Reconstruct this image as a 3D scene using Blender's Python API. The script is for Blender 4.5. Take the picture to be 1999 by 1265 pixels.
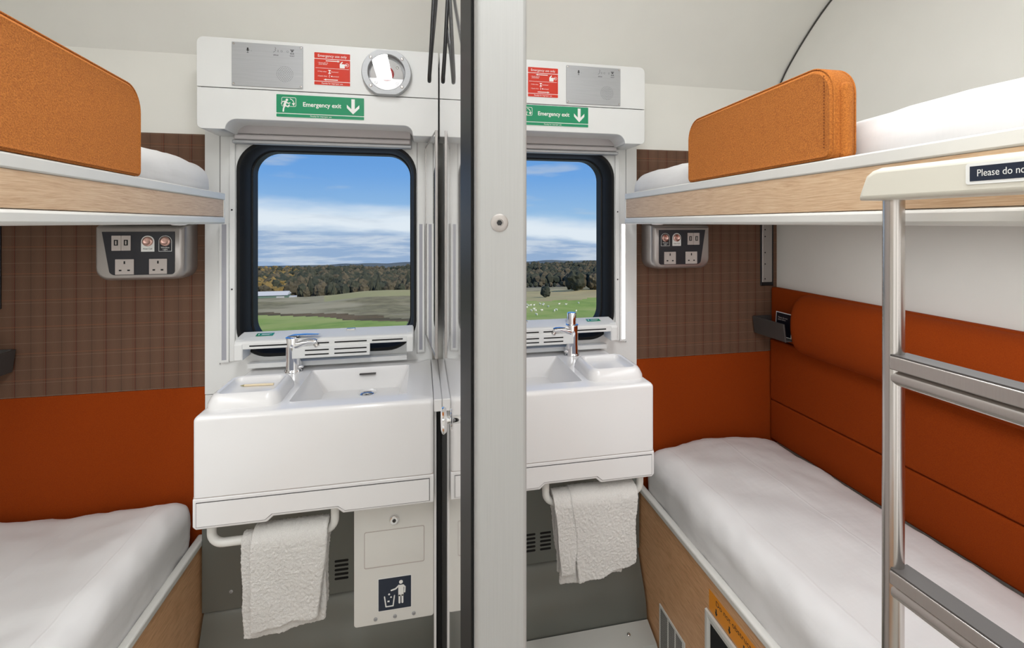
import bpy, bmesh, math, random
from math import pi, sin, cos, tan, radians
from mathutils import Vector, Matrix, noise
random.seed(7)
for o in list(bpy.data.objects): bpy.data.objects.remove(o)
sc = bpy.context.scene
COL = sc.collection
ZO = 0.25            # everything below is measured with the floor at z = -0.25; lifted so the floor is z = 0
XM = 0.067           # mirror plane between the two compartments
D = 1.746            # inner face of the window wall
FZ = -0.25

# ------------------------------------------------------------------ camera
cam_d = bpy.data.cameras.new('camera'); cam = bpy.data.objects.new('camera', cam_d); COL.objects.link(cam)
cam.location = (0, 0, 1.35+ZO)
cam.rotation_euler = (radians(90), 0, radians(-11.2))
cam_d.sensor_fit = 'HORIZONTAL'; cam_d.sensor_width = 36
cam_d.lens = 885/1999*36
cam_d.shift_y = -(632.5-435)/1999
cam_d.clip_start = 0.02; cam_d.clip_end = 20000
sc.camera = cam
# ------------------------------------------------------------------ view
sc.view_settings.view_transform = 'Standard'; sc.view_settings.look = 'None'
sc.view_settings.gamma = 1; sc.view_settings.exposure = 0.0
# ------------------------------------------------------------------ node helpers
def srgb(r, g, b):
    f = lambda c: (c/255/12.92) if c/255 <= 0.04045 else ((c/255+0.055)/1.055)**2.4
    return (f(r), f(g), f(b), 1)
class NT:
    def __init__(s, tree): s.t = tree; s.n = tree.nodes; s.l = tree.links
    def new(s, typ, **k):
        n = s.n.new(typ)
        for a, b in k.items(): setattr(n, a, b)
        return n
    def set(s, inp, v):
        if hasattr(v, 'is_output') or isinstance(v, bpy.types.NodeSocket): s.l.new(v, inp)
        else: inp.default_value = v
    def math(s, op, a, b=0.0, c=None):
        n = s.new('ShaderNodeMath', operation=op); s.set(n.inputs[0], a); s.set(n.inputs[1], b)
        if c is not None: s.set(n.inputs[2], c)
        return n.outputs[0]
    def mix(s, fac, a, b):
        n = s.new('ShaderNodeMix', data_type='RGBA'); s.set(n.inputs[0], fac); s.set(n.inputs[6], a); s.set(n.inputs[7], b)
        return n.outputs[2]
    def ramp(s, fac, stops):
        n = s.new('ShaderNodeValToRGB'); s.set(n.inputs[0], fac)
        e = n.color_ramp.elements
        while len(e) < len(stops): e.new(0.5)
        for i, (p, c) in enumerate(stops): e[i].position = p; e[i].color = c
        return n.outputs[0]
    def noise(s, vec, scale, detail=3, rough=0.5):
        n = s.new('ShaderNodeTexNoise'); s.l.new(vec, n.inputs['Vector']); n.inputs['Scale'].default_value = scale
        n.inputs['Detail'].default_value = detail; n.inputs['Roughness'].default_value = rough
        return n.outputs['Fac']
    def mapping(s, vec, scale, loc=(0,0,0), rot=(0,0,0)):
        n = s.new('ShaderNodeMapping'); s.l.new(vec, n.inputs[0]); n.inputs['Scale'].default_value = scale
        n.inputs['Location'].default_value = loc; n.inputs['Rotation'].default_value = rot
        return n.outputs[0]
    def smooth(s, v, a, b):
        n = s.new('ShaderNodeMapRange', interpolation_type='SMOOTHSTEP'); s.set(n.inputs[0], v)
        n.inputs[1].default_value = a; n.inputs[2].default_value = b
        return n.outputs[0]
# ------------------------------------------------------------------ sky
W = bpy.data.worlds.new('sky'); sc.world = W; W.use_nodes = True
k = NT(W.node_tree)
for n in list(k.n): k.n.remove(n)
tc = k.new('ShaderNodeTexCoord').outputs['Generated']
sep = k.new('ShaderNodeSeparateXYZ'); k.l.new(tc, sep.inputs[0])
el = sep.outputs[2]
base = k.ramp(k.math('MULTIPLY_ADD', el, 1.0, 0.2), [(0.0, srgb(150,180,210)), (0.12, srgb(158,188,216)), (0.21, srgb(150,190,226)), (0.30, srgb(110,164,224)), (0.42, srgb(84,144,214)), (0.9, srgb(60,115,190))])
nz = k.noise(k.mapping(tc, (3, 3, 16)), 1.2, 5, 0.55)
tilt = k.math('MULTIPLY_ADD', sep.outputs[0], 0.05, el)
el2 = k.math('ADD', tilt, k.math('MULTIPLY_ADD', nz, 0.07, -0.035))
up = k.smooth(el2, 0.045, -0.002); lo = k.smooth(el2, -0.035, -0.014)
band = k.math('MULTIPLY', up, lo)
c1 = k.mix(k.math('MULTIPLY', band, 0.95), base, srgb(226,236,244))
nz2 = k.noise(k.mapping(tc, (5, 5, 40), loc=(3,1,2)), 1.6, 5, 0.6)
lowm = k.smooth(el2, -0.012, -0.034)
lowc = k.mix(k.smooth(nz2, 0.42, 0.66), srgb(146,172,206), srgb(200,212,226))
c2 = k.mix(k.math('MULTIPLY', lowm, 0.9), c1, lowc)
nz3 = k.noise(k.mapping(tc, (4, 4, 22), loc=(9,4,7)), 1.3, 4, 0.5)
c3 = k.mix(k.math('MULTIPLY', k.smooth(nz3, 0.56, 0.74), 0.55), c2, srgb(186,200,216))
bg = k.new('ShaderNodeBackground'); k.l.new(c3, bg.inputs[0]); bg.inputs[1].default_value = 1.0
k.l.new(bg.outputs[0], k.new('ShaderNodeOutputWorld').inputs[0])
# ------------------------------------------------------------------ sun on the countryside
sd = bpy.data.lights.new('sun', 'SUN'); sd.energy = 4.0; sd.angle = radians(1); sd.color = (1, 0.93, 0.82)
so = bpy.data.objects.new('sun', sd); COL.objects.link(so); so.rotation_euler = (radians(48), 0, radians(40)); so.location = (-5, -20, 30)
# ------------------------------------------------------------------ ceiling lamps of the compartments, plus added fill lamps
def area(name, loc, sx, sy, power, rot=(0,0,0), col=(0.965, 0.985, 1.0)):
    d = bpy.data.lights.new(name, 'AREA'); d.shape = 'RECTANGLE'; d.size = sx; d.size_y = sy; d.energy = power; d.color = col
    o = bpy.data.objects.new(name, d); COL.objects.link(o); o.location = (loc[0], loc[1], loc[2]+ZO); o.rotation_euler = rot
    return o
for s, xx, pw in ((-1, -0.25, 10.4), (1, 0.42, 10.4)):
    area('ceiling_light', (xx, 0.55, 2.335), 0.10, 1.25, pw, col=(0.965,0.985,1.0))
    area('ceiling_light', (xx, -0.35, 2.335), 0.30, 0.6, 5.0)  # unseen rear lamp, added as fill from behind the camera
    area('door_side_fill', (XM+s*0.62, -0.70, 1.05), 0.9, 1.6, 3.3, rot=(radians(90), 0, 0))  # added soft fill from the door end, no real fitting there
    area('under_bunk_fill', (XM+s*0.98, 0.55, 1.335), 0.30, 1.5, 5.2)  # invented lamp hidden under the bunk, added to brighten bed and wall

# ------------------------------------------------------------------ materials
MATS = {}
def mat(name, color=None, rough=0.5, metal=0.0, coat=0.0, emis=None, estr=0.0, spec=0.5, build=None, sheen=0.0):
    m = bpy.data.materials.new(name); m.use_nodes = True
    kk = NT(m.node_tree); b = kk.n['Principled BSDF']
    if color is not None: b.inputs['Base Color'].default_value = color
    b.inputs['Roughness'].default_value = rough; b.inputs['Metallic'].default_value = metal
    b.inputs['Coat Weight'].default_value = coat; b.inputs['Coat Roughness'].default_value = 0.03
    b.inputs['Specular IOR Level'].default_value = spec
    b.inputs['Sheen Weight'].default_value = sheen
    if emis: b.inputs['Emission Color'].default_value = emis; b.inputs['Emission Strength'].default_value = estr
    if build: build(kk, b)
    MATS[name] = m; return m
def pos(kk): return kk.new('ShaderNodeNewGeometry').outputs['Position']
def bump(kk, b, h, strength, dist):
    n = kk.new('ShaderNodeBump'); n.inputs['Strength'].default_value = strength; n.inputs['Distance'].default_value = dist
    kk.l.new(h, n.inputs['Height']); kk.l.new(n.outputs[0], b.inputs['Normal'])
def plastic(c, amt=0.03):
    def f(kk, b):
        n = kk.noise(pos(kk), 9, 3)
        c2 = tuple(x*(1-amt*2.2) for x in c[:3])+(1,)
        kk.l.new(kk.mix(n, c, c2), b.inputs['Base Color'])
        bump(kk, b, kk.noise(pos(kk), 900, 2), 0.06, 0.0006)
    return f
mat('white_plastic', rough=0.38, build=plastic(srgb(232,232,230)))
mat('white_wall', rough=0.55, build=plastic(srgb(240,238,231), 0.02))
mat('white_paint', rough=0.3, build=plastic(srgb(228,226,220)))
mat('ceramic', rough=0.22, coat=0.25, build=plastic(srgb(232,230,229), 0.01))
mat('cream', rough=0.35, build=plastic(srgb(226,222,208)))
mat('gloss_white', srgb(226,224,222), rough=0.04, coat=1.0)
mat('mirror', (0.9,0.9,0.9,1), rough=0.01, metal=1)
mat('seam', (0.06,0.055,0.05,1), rough=0.7)
mat('black', (0.006,0.006,0.007,1), rough=0.3)
mat('rubber', (0.010,0.010,0.010,1), rough=0.5, spec=0.2)
mat('dark_hole', (0.01,0.01,0.01,1), rough=0.9)
mat('navy', srgb(28,38,56), rough=0.35)
mat('fascia', (0.008,0.008,0.014,1), rough=0.3)
mat('socket_grey', srgb(190,180,174), rough=0.4)
mat('sign_white', srgb(238,238,234), rough=0.35)
mat('green_sign', srgb(38,146,104), rough=0.12, coat=0.4)
mat('red_sign', srgb(212,52,34), rough=0.12, coat=0.4)
mat('amber_sign', srgb(240,150,20), rough=0.4)
mat('ink', (0.015,0.013,0.012,1), rough=0.5)
mat('print_grey', srgb(60,60,60), rough=0.5)
mat('chrome', (0.86,0.86,0.87,1), rough=0.06, metal=1)
mat('copper_button', srgb(196,160,150), rough=0.25, metal=1)
def brushed(axis, c1, c2, r):
    def f(kk, b):
        sc_ = [60,60,60]; sc_[axis] = 1.0
        n = kk.noise(kk.mapping(pos(kk), tuple(sc_)), 12, 3)
        kk.l.new(kk.mix(n, c1, c2), b.inputs['Base Color'])
        kk.l.new(kk.math('MULTIPLY_ADD', n, 0.15, r), b.inputs['Roughness'])
    return f
mat('alu', metal=0.35, build=brushed(2, srgb(176,176,174), srgb(170,169,167), 0.42))
mat('alu_plate', metal=0.55, build=brushed(0, srgb(184,185,187), srgb(168,169,171), 0.45))
mat('alu_frame', metal=0.9, build=brushed(2, srgb(190,186,184), srgb(170,166,164), 0.3))
mat('steel', metal=1, build=brushed(2, srgb(204,200,196), srgb(196,190,186), 0.16))
mat('silver', metal=0.75, build=plastic(srgb(176,170,166), 0.02), rough=0.36)
mat('zinc', metal=0.35, build=plastic(srgb(120,122,116), 0.03), rough=0.38)
mat('blind', rough=0.5, metal=0.2, build=plastic(srgb(196,190,190), 0.01))
mat('grey_plastic', srgb(72,68,66), rough=0.5)
mat('lamp_off', srgb(166,166,174), rough=0.25)
mat('lamp_on', (1,1,1,1), emis=(1,0.98,0.96,1), estr=3.0)
mat('lampring', (1,1,1,1), rough=0.2)
mat('vinyl_floor', rough=0.35, build=plastic(srgb(196,196,190), 0.03))
mat('red_button', srgb(190,30,36), rough=0.2, coat=0.5)
mat('pencil_wood', srgb(232,214,180), rough=0.6)
def cloth(c1, c2, scale, bstr, bdist, dark=None):
    def f(kk, b):
        n = kk.noise(pos(kk), scale, 4, 0.65); n2 = kk.noise(pos(kk), scale*0.12, 3)
        c = kk.mix(kk.smooth(n, 0.3, 0.7), c1, c2)
        c = kk.mix(kk.math('MULTIPLY', n2, 0.25), c, c2)
        kk.l.new(c, b.inputs['Base Color'])
        bump(kk, b, n, bstr, bdist)
    return f
mat('orange_fleece', rough=0.95, sheen=0.0, build=cloth(srgb(160,86,24), srgb(206,126,50), 420, 0.7, 0.003))
mat('rust_fabric', rough=0.95, sheen=0.0, spec=0.15, build=cloth(srgb(136,50,6), srgb(154,64,12), 600, 0.35, 0.0015))
mat('stitch', srgb(120,60,20), rough=0.9)
mat('towel', rough=1.0, sheen=0.3, build=cloth(srgb(226,222,216), srgb(246,243,238), 520, 0.9, 0.004))
def sheet(kk, b):
    p = pos(kk)
    n = kk.noise(kk.mapping(p, (3, 1.0, 3)), 3.0, 4, 0.5); w = kk.noise(kk.mapping(p, (1, 6, 1)), 5, 3)
    kk.l.new(kk.mix(n, srgb(236,234,232), srgb(228,226,226)), b.inputs['Base Color'])
    sp = kk.new('ShaderNodeSeparateXYZ'); kk.l.new(p, sp.inputs[0])
    wob = kk.noise(kk.mapping(p, (0, 1.5, 0)), 1.5, 2)
    a = kk.math('ABSOLUTE', kk.math('SUBTRACT', kk.math('ABSOLUTE', kk.math('SUBTRACT', sp.outputs[0], XM)), kk.math('MULTIPLY_ADD', wob, 0.03, 0.89)))
    cr = kk.smooth(a, 0.006, 0.0)
    a2 = kk.math('ABSOLUTE', kk.math('SUBTRACT', kk.math('ABSOLUTE', kk.math('SUBTRACT', sp.outputs[0], XM)), kk.math('MULTIPLY_ADD', wob, 0.04, 1.12)))
    cr = kk.math('ADD', cr, kk.math('MULTIPLY', kk.smooth(a2, 0.006, 0.0), 0.5))
    hh = kk.math('ADD', n, kk.math('MULTIPLY', w, 0.25))
    bump(kk, b, kk.math('ADD', hh, kk.math('MULTIPLY', cr, 0.30)), 0.35, 0.012)
mat('sheet', rough=0.75, sheen=0.1, build=sheet)
def oak(kk, b):
    p = pos(kk)
    big = kk.noise(kk.mapping(p, (2, 1.2, 9)), 3.0, 3, 0.5)
    warp = kk.new('ShaderNodeVectorMath', operation='ADD'); kk.l.new(p, warp.inputs[0])
    cmb = kk.new('ShaderNodeCombineXYZ'); kk.l.new(kk.math('MULTIPLY', big, 0.03), cmb.inputs[2]); kk.l.new(cmb.outputs[0], warp.inputs[1])
    g = kk.noise(kk.mapping(warp.outputs[0], (1, 6, 150)), 3.0, 4, 0.6)
    g2 = kk.noise(kk.mapping(warp.outputs[0], (1, 25, 500)), 2.0, 2, 0.5)
    c = kk.ramp(g, [(0.25, srgb(192,152,116)), (0.5, srgb(216,182,146)), (0.75, srgb(230,202,168))])
    c = kk.mix(kk.math('MULTIPLY', kk.smooth(g2, 0.55, 0.75), 0.35), c, srgb(232,206,172))
    kk.l.new(c, b.inputs['Base Color']); bump(kk, b, g, 0.15, 0.001)
mat('oak', rough=0.42, build=oak)
def oak2(kk, b):
    p = pos(kk)
    g = kk.noise(kk.mapping(p, (1, 8, 70)), 3.0, 4, 0.6)
    c = kk.ramp(g, [(0.25, srgb(192,142,98)), (0.5, srgb(220,168,122)), (0.75, srgb(230,186,140))])
    kk.l.new(c, b.inputs['Base Color'])
mat('oak_base', rough=0.4, build=oak2)
def tartan(kk, b):
    p = pos(kk); sp = kk.new('ShaderNodeSeparateXYZ'); kk.l.new(p, sp.inputs[0]); x, z = sp.outputs[0], sp.outputs[2]
    zig = kk.math('PINGPONG', x, 0.0055)
    hb = kk.math('SINE', kk.math('MULTIPLY', kk.math('ADD', z, zig), 2*pi/0.0036))
    wide = kk.math('SINE', kk.math('MULTIPLY', x, 2*pi/0.0425))
    base = kk.mix(kk.math('MULTIPLY_ADD', wide, 0.3, 0.5), srgb(84,54,38), srgb(102,71,53))
    base = kk.mix(kk.math('MULTIPLY', kk.smooth(hb, -0.3, 0.6), 0.5), base, srgb(142,112,88))
    fine = kk.noise(kk.mapping(p, (900, 1, 60)), 1.0, 2)
    base = kk.mix(kk.math('MULTIPLY', fine, 0.35), base, srgb(74,50,38))
    def line(coord, period, off, width, col, amt, basec):
        d = kk.math('ABSOLUTE', kk.math('SUBTRACT', kk.math('MODULO', kk.math('ADD', coord, 10+off), period), period/2))
        return kk.mix(kk.math('MULTIPLY', kk.smooth(d, width, width*0.3), amt), basec, col)
    base = line(x, 0.085, 0.000, 0.0020, srgb(96,44,24), 0.85, base)
    base = line(x, 0.085, 0.006, 0.0010, srgb(96,44,24), 0.6, base)
    base = line(x, 0.0425, 0.019, 0.0014, srgb(60,42,32), 0.6, base)
    base = line(z, 0.0432, 0.0, 0.0013, srgb(180,160,138), 0.16, base)
    base = line(z, 0.0864, 0.012, 0.0018, srgb(160,98,62), 0.30, base)
    kk.l.new(base, b.inputs['Base Color'])
mat('tartan', rough=0.85, build=tartan)
def glassmat(nm, ior):
    gm = bpy.data.materials.new(nm); gm.use_nodes = True; kk = NT(gm.node_tree)
    for n in list(kk.n): kk.n.remove(n)
    mx = kk.new('ShaderNodeMixShader'); tr = kk.new('ShaderNodeBsdfTransparent'); gl = kk.new('ShaderNodeBsdfGlossy'); gl.inputs['Roughness'].default_value = 0.0
    fr = kk.new('ShaderNodeFresnel'); fr.inputs[0].default_value = ior
    kk.l.new(fr.outputs[0], mx.inputs[0]); kk.l.new(tr.outputs[0], mx.inputs[1]); kk.l.new(gl.outputs[0], mx.inputs[2])
    kk.l.new(mx.outputs[0], kk.new('ShaderNodeOutputMaterial').inputs[0]); MATS[nm] = gm
glassmat('glass', 1.1); glassmat('cover_glass', 1.5)
def land(c1, c2, c3, sc1):
    def f(kk, b):
        p = pos(kk); n = kk.noise(p, sc1, 5, 0.65); n2 = kk.noise(p, sc1*0.15, 3)
        kk.l.new(kk.mix(kk.smooth(n2, 0.4, 0.65), kk.mix(kk.smooth(n, 0.35, 0.65), c1, c2), c3), b.inputs['Base Color'])
    return f
mat('grass', rough=1, spec=0.1, build=land(srgb(136,156,82), srgb(118,144,72), srgb(150,160,96), 0.25))
mat('moor', rough=1, spec=0.1, build=land(srgb(136,130,98), srgb(108,102,78), srgb(156,148,120), 0.22))
mat('stubble', rough=1, spec=0.1, build=land(srgb(172,160,118), srgb(158,146,108), srgb(150,148,104), 0.05))
mat('heath', rough=1, spec=0.1, build=land(srgb(98,84,62), srgb(112,96,72), srgb(84,78,56), 0.5))
mat('forest_floor', rough=1, spec=0.1, build=land(srgb(84,82,70), srgb(66,66,58), srgb(98,92,76), 0.06))
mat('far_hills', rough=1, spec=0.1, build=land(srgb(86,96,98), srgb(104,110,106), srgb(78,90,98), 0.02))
mat('leaf_dark', rough=1, spec=0.1, build=land(srgb(60,64,52), srgb(76,76,62), srgb(52,58,50), 0.25))
mat('leaf_brown', rough=1, spec=0.1, build=land(srgb(86,80,64), srgb(76,72,58), srgb(98,90,72), 0.25))
mat('leaf_gold', rough=1, spec=0.1, build=land(srgb(124,104,60), srgb(104,92,58), srgb(132,112,70), 0.25))
mat('bark', rough=1, spec=0.1, build=land(srgb(70,60,50), srgb(84,74,62), srgb(60,52,46), 2))
mat('barn_green', srgb(104,128,112), rough=0.7); mat('barn_roof', srgb(186,188,186), rough=0.6)
mat('wool', srgb(232,228,214), rough=1)

# ------------------------------------------------------------------ mesh helpers
def new(): return bmesh.new()
def wloc(o):
    v = Vector(o.location)
    while o.parent: o = o.parent; v += Vector(o.location)
    return v
def obj(name, bm, m, parent=None, s=None, smooth=True, bev=0.0, segs=2, keep=False, subs=0):
    """link a bmesh as ONE mesh object. s = +-1 : x coordinates are distances from the mirror plane"""
    if s is not None:
        for v in bm.verts: v.co.x = XM+s*v.co.x
    if not keep:
        for v in bm.verts: v.co.z += ZO
    bmesh.ops.remove_doubles(bm, verts=bm.verts, dist=1e-6)
    bmesh.ops.recalc_face_normals(bm, faces=bm.faces)
    xs = [v.co.x for v in bm.verts]; ys = [v.co.y for v in bm.verts]; zs = [v.co.z for v in bm.verts]
    if parent is None: org = Vector(((min(xs)+max(xs))/2, (min(ys)+max(ys))/2, min(zs)))
    else: org = wloc(parent)
    loc = Vector(((min(xs)+max(xs))/2, (min(ys)+max(ys))/2, min(zs)))
    for v in bm.verts: v.co -= loc
    me = bpy.data.meshes.new(name); bm.to_mesh(me); bm.free()
    o = bpy.data.objects.new(name, me); COL.objects.link(o)
    ms = m if isinstance(m, (list, tuple)) else [m]
    for q in ms: me.materials.append(MATS[q])
    if parent is not None: o.parent = parent; o.location = loc-org
    else: o.location = loc
    if bev:
        md = o.modifiers.new('bevel', 'BEVEL'); md.width = bev; md.segments = segs; md.limit_method = 'ANGLE'; md.angle_limit = radians(35)
    if subs:
        md = o.modifiers.new('sub', 'SUBSURF'); md.levels = subs; md.render_levels = subs
    if smooth:
        for p in me.polygons: p.use_smooth = True
        try: me.set_sharp_from_angle(angle=radians(38))
        except Exception: pass
        if bev:
            wn = o.modifiers.new('wn', 'WEIGHTED_NORMAL'); wn.keep_sharp = True
    return o
def thing(name, label, cat, loc, group=None, s=None):
    x = loc[0] if s is None else XM+s*loc[0]
    o = bpy.data.objects.new(name, None); COL.objects.link(o); o.location = (x, loc[1], loc[2]+ZO)
    o.empty_display_size = 0.05
    o['label'] = label; o['category'] = cat
    if group: o['group'] = group
    return o
def tag(o, label, cat, group=None, kind=None):
    o['label'] = label; o['category'] = cat
    if group: o['group'] = group
    if kind: o['kind'] = kind
    return o
def struct(o, label=None):
    o['kind'] = 'structure'
    if label: o['label'] = label
    return o
def box(bm, x0, x1, y0, y1, z0, z1):
    vs = [bm.verts.new((x, y, z)) for x in (x0, x1) for y in (y0, y1) for z in (z0, z1)]
    for f in ((0,1,3,2),(4,6,7,5),(0,4,5,1),(2,3,7,6),(0,2,6,4),(1,5,7,3)): bm.faces.new([vs[i] for i in f])
    return bm
def prism(bm, pts, axis, c0, c1):
    """polygon (two coordinates) extruded along axis 0/1/2 from c0 to c1"""
    def P(p, c):
        return [(c, p[0], p[1]), (p[0], c, p[1]), (p[0], p[1], c)][axis]
    a = [bm.verts.new(P(p, c0)) for p in pts]; b = [bm.verts.new(P(p, c1)) for p in pts]
    n = len(pts); bm.faces.new(a); bm.faces.new(b[::-1])
    for i in range(n): bm.faces.new((a[i], a[(i+1)%n], b[(i+1)%n], b[i]))
    return bm
def frame_of(d):
    d = Vector(d).normalized(); u = d.cross(Vector((0,0,1)))
    if u.length < 1e-3: u = Vector((1,0,0))
    u.normalize(); return u, d.cross(u).normalized()
def tube(bm, pts, r, n=14, caps=True):
    pts = [Vector(p) for p in pts]; rings = []; pu = None
    for i, p in enumerate(pts):
        t = (pts[min(i+1, len(pts)-1)]-pts[max(i-1, 0)]).normalized()
        if pu is None: u, w = frame_of(t)
        else:
            u = (pu-t*pu.dot(t)).normalized(); w = t.cross(u)
        pu = u; rr = r[i] if isinstance(r, (list, tuple)) else r
        rings.append([bm.verts.new(p+(u*cos(2*pi*j/n)+w*sin(2*pi*j/n))*rr) for j in range(n)])
    for a, b in zip(rings, rings[1:]):
        for j in range(n): bm.faces.new((a[j], a[(j+1)%n], b[(j+1)%n], b[j]))
    if caps: bm.faces.new(rings[0]); bm.faces.new(rings[-1][::-1])
    return bm
def lathe(bm, c, d, prof, n=32):
    """prof = (distance along d, radius)"""
    tube(bm, [Vector(c)+Vector(d).normalized()*h for h, r in prof], [max(r, 1e-4) for h, r in prof], n); return bm
def lathe2(bm, c, d, prof, n=32):
    d = Vector(d).normalized(); u, w = frame_of(d); rings = []
    for h, r in prof:
        rings.append([bm.verts.new(Vector(c)+d*h+(u*cos(2*pi*j/n)+w*sin(2*pi*j/n))*max(r,1e-4)) for j in range(n)])
    for a, b in zip(rings, rings[1:]):
        for j in range(n): bm.faces.new((a[j], a[(j+1)%n], b[(j+1)%n], b[j]))
    bm.faces.new(rings[0]); bm.faces.new(rings[-1][::-1]); return bm
def rrect(x0, x1, z0, z1, r, n=8, rr=None):
    """rounded rectangle, rr = (bl, br, tr, tl) radii"""
    rs = rr or (r, r, r, r); out = []
    for (cx, cz, a0), q in zip(((x0, z0, pi), (x1, z0, 1.5*pi), (x1, z1, 0), (x0, z1, 0.5*pi)), rs):
        ccx = cx+(q if cx == x0 else -q); ccz = cz+(q if cz == z0 else -q)
        for i in range(n+1):
            a = a0+0.5*pi*i/n; out.append((ccx+q*cos(a), ccz+q*sin(a)))
    return out
def loft(bm, loops, cap0=True, cap1=True):
    R = [[bm.verts.new(p) for p in l] for l in loops]; n = len(R[0])
    for a, b in zip(R, R[1:]):
        for j in range(n): bm.faces.new((a[j], a[(j+1)%n], b[(j+1)%n], b[j]))
    if cap0: bm.faces.new(R[0])
    if cap1: bm.faces.new(R[-1][::-1])
    return bm
def holed(bm, outer, inners, y0, y1):
    """plate in the xz plane with holes, from y0 to y1"""
    edges = []
    for lp in [outer]+inners:
        v = [bm.verts.new((p[0], y0, p[1])) for p in lp]
        for i in range(len(v)): edges.append(bm.edges.new((v[i], v[(i+1)%len(v)])))
    bmesh.ops.triangle_fill(bm, edges=edges, use_beauty=True)
    ret = bmesh.ops.extrude_face_region(bm, geom=list(bm.faces))
    for g in ret['geom']:
        if isinstance(g, bmesh.types.BMVert): g.co.y = y1
    return bm
def soft(bm, x0, x1, y0, y1, z0, z1, r, step=0.03, namp=0.0, nsc=5.0, crown=0.0, seed=0, taper=None):
    """rounded cushion-like box on a regular grid"""
    nx, ny, nz = [max(3, int(abs(b-a)/step)) for a, b in ((x0,x1),(y0,y1),(z0,z1))]
    # extra rows close to the edges so that the rounding is smooth
    def coords(a, b, n):
        L = []; 
        for i in range(9): L.append(a+r*(1-cos(pi/2*i/8)))
        m = max(2, n)
        for i in range(1, m): L.append(a+r+(b-a-2*r)*i/m)
        for i in range(9): L.append(b-r+r*sin(pi/2*i/8))
        return L
    X, Y, Z = coords(x0,x1,nx), coords(y0,y1,ny), coords(z0,z1,nz)
    cache = {}
    def V(i, j, kx):
        key = (i, j, kx)
        if key not in cache:
            p = Vector((X[i], Y[j], Z[kx]))
            q = Vector((min(max(p.x, x0+r), x1-r), min(max(p.y, y0+r), y1-r), min(max(p.z, z0+r), z1-r)))
            d = p-q
            if d.length > 1e-9: p = q+d.normalized()*r; nn = d.normalized()
            else: nn = Vector((0,0,1))
            if crown:
                u = (p.x-x0)/(x1-x0); 
                p.z += crown*sin(pi*min(max(u,0),1))*((p.z-z0)/(z1-z0))
            if namp: p += nn*namp*noise.fractal(Vector((p.x, p.y, p.z))*nsc+Vector((seed, seed*2.3, 0)), 0.8, 2.0, 4)
            cache[key] = bm.verts.new(p)
        return cache[key]
    a, b, c = len(X)-1, len(Y)-1, len(Z)-1
    for i in range(a):
        for j in range(b):
            for kx in (0, c): bm.faces.new((V(i,j,kx), V(i+1,j,kx), V(i+1,j+1,kx), V(i,j+1,kx)))
    for i in range(a):
        for kx in range(c):
            for j in (0, b): bm.faces.new((V(i,j,kx), V(i+1,j,kx), V(i+1,j,kx+1), V(i,j,kx+1)))
    for j in range(b):
        for kx in range(c):
            for i in (0, a): bm.faces.new((V(i,j,kx), V(i,j+1,kx), V(i,j+1,kx+1), V(i,j,kx+1)))
    if taper:
        for v in bm.verts: v.co.x += taper(v.co.y)
    return bm
# ---- flat work on a surface: o = origin (corner), u and v unit vectors, n outwards
class Surf:
    def __init__(s, o, u, v):
        s.o = Vector(o); s.u = Vector(u).normalized(); s.v = Vector(v).normalized(); s.n = s.u.cross(s.v)
    def p(s, a, b, h=0): return s.o+s.u*a+s.v*b+s.n*h
    def poly(s, bm, pts, h0, h1):
        a = [bm.verts.new(s.p(x, y, h0)) for x, y in pts]; b = [bm.verts.new(s.p(x, y, h1)) for x, y in pts]
        n = len(pts); bm.faces.new(a); bm.faces.new(b)
        for i in range(n): bm.faces.new((a[i], a[(i+1)%n], b[(i+1)%n], b[i]))
        return bm
    def rect(s, bm, x0, x1, y0, y1, h0, h1, r=0):
        return s.poly(bm, rrect(x0, x1, y0, y1, r, 5) if r else [(x0,y0),(x1,y0),(x1,y1),(x0,y1)], h0, h1)
    def disc(s, bm, x, y, r, h0, h1, n=20):
        return s.poly(bm, [(x+r*cos(2*pi*i/n), y+r*sin(2*pi*i/n)) for i in range(n)], h0, h1)
    def stroke(s, bm, pts, w, h0, h1, closed=False):
        q = list(pts)+([pts[0]] if closed else [])
        for i, ((x0, y0), (x1, y1)) in enumerate(zip(q, q[1:])):
            L = math.hypot(x1-x0, y1-y0)
            if L < 1e-7: continue
            dx, dy = -(y1-y0)/L*w/2, (x1-x0)/L*w/2
            e = h1+(i%3)*0.00001
            s.poly(bm, [(x0+dx,y0+dy),(x0-dx,y0-dy),(x1-dx,y1-dy),(x1+dx,y1+dy)], h0, e)
            s.disc(bm, x0, y0, w/2, h0, e+0.00001, 10)
        s.disc(bm, q[-1][0], q[-1][1], w/2, h0, h1+0.00002, 10); return bm
    def arc(s, cx, cy, r, a0, a1, n=16): return [(cx+r*cos(radians(a0+(a1-a0)*i/n)), cy+r*sin(radians(a0+(a1-a0)*i/n))) for i in range(n+1)]
def text(name, body, size, surf, x, y, m, parent, h=0.0004, align='CENTER', bold=0.0, sx=1.0):
    cu = bpy.data.curves.new(name, 'FONT'); cu.body = body; cu.size = 1.0; cu.align_x = align; cu.align_y = 'CENTER'
    cu.extrude = 0.005; cu.offset = bold/size*0.6; cu.space_line = 0.9
    t = bpy.data.objects.new(name, cu); COL.objects.link(t)
    dg = bpy.context.evaluated_depsgraph_get(); me = bpy.data.meshes.new_from_object(t.evaluated_get(dg))
    bpy.data.objects.remove(t); bpy.data.curves.remove(cu)
    bm = bmesh.new(); bm.from_mesh(me); bpy.data.meshes.remove(me)
    for v in bm.verts: v.co = surf.p(x+v.co.x*sx*size, y+v.co.y*size, h+(0.0001 if v.co.z > 0 else 0.0))
    return obj(name, bm, m, parent, smooth=False)

exec_parts = []
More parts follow.
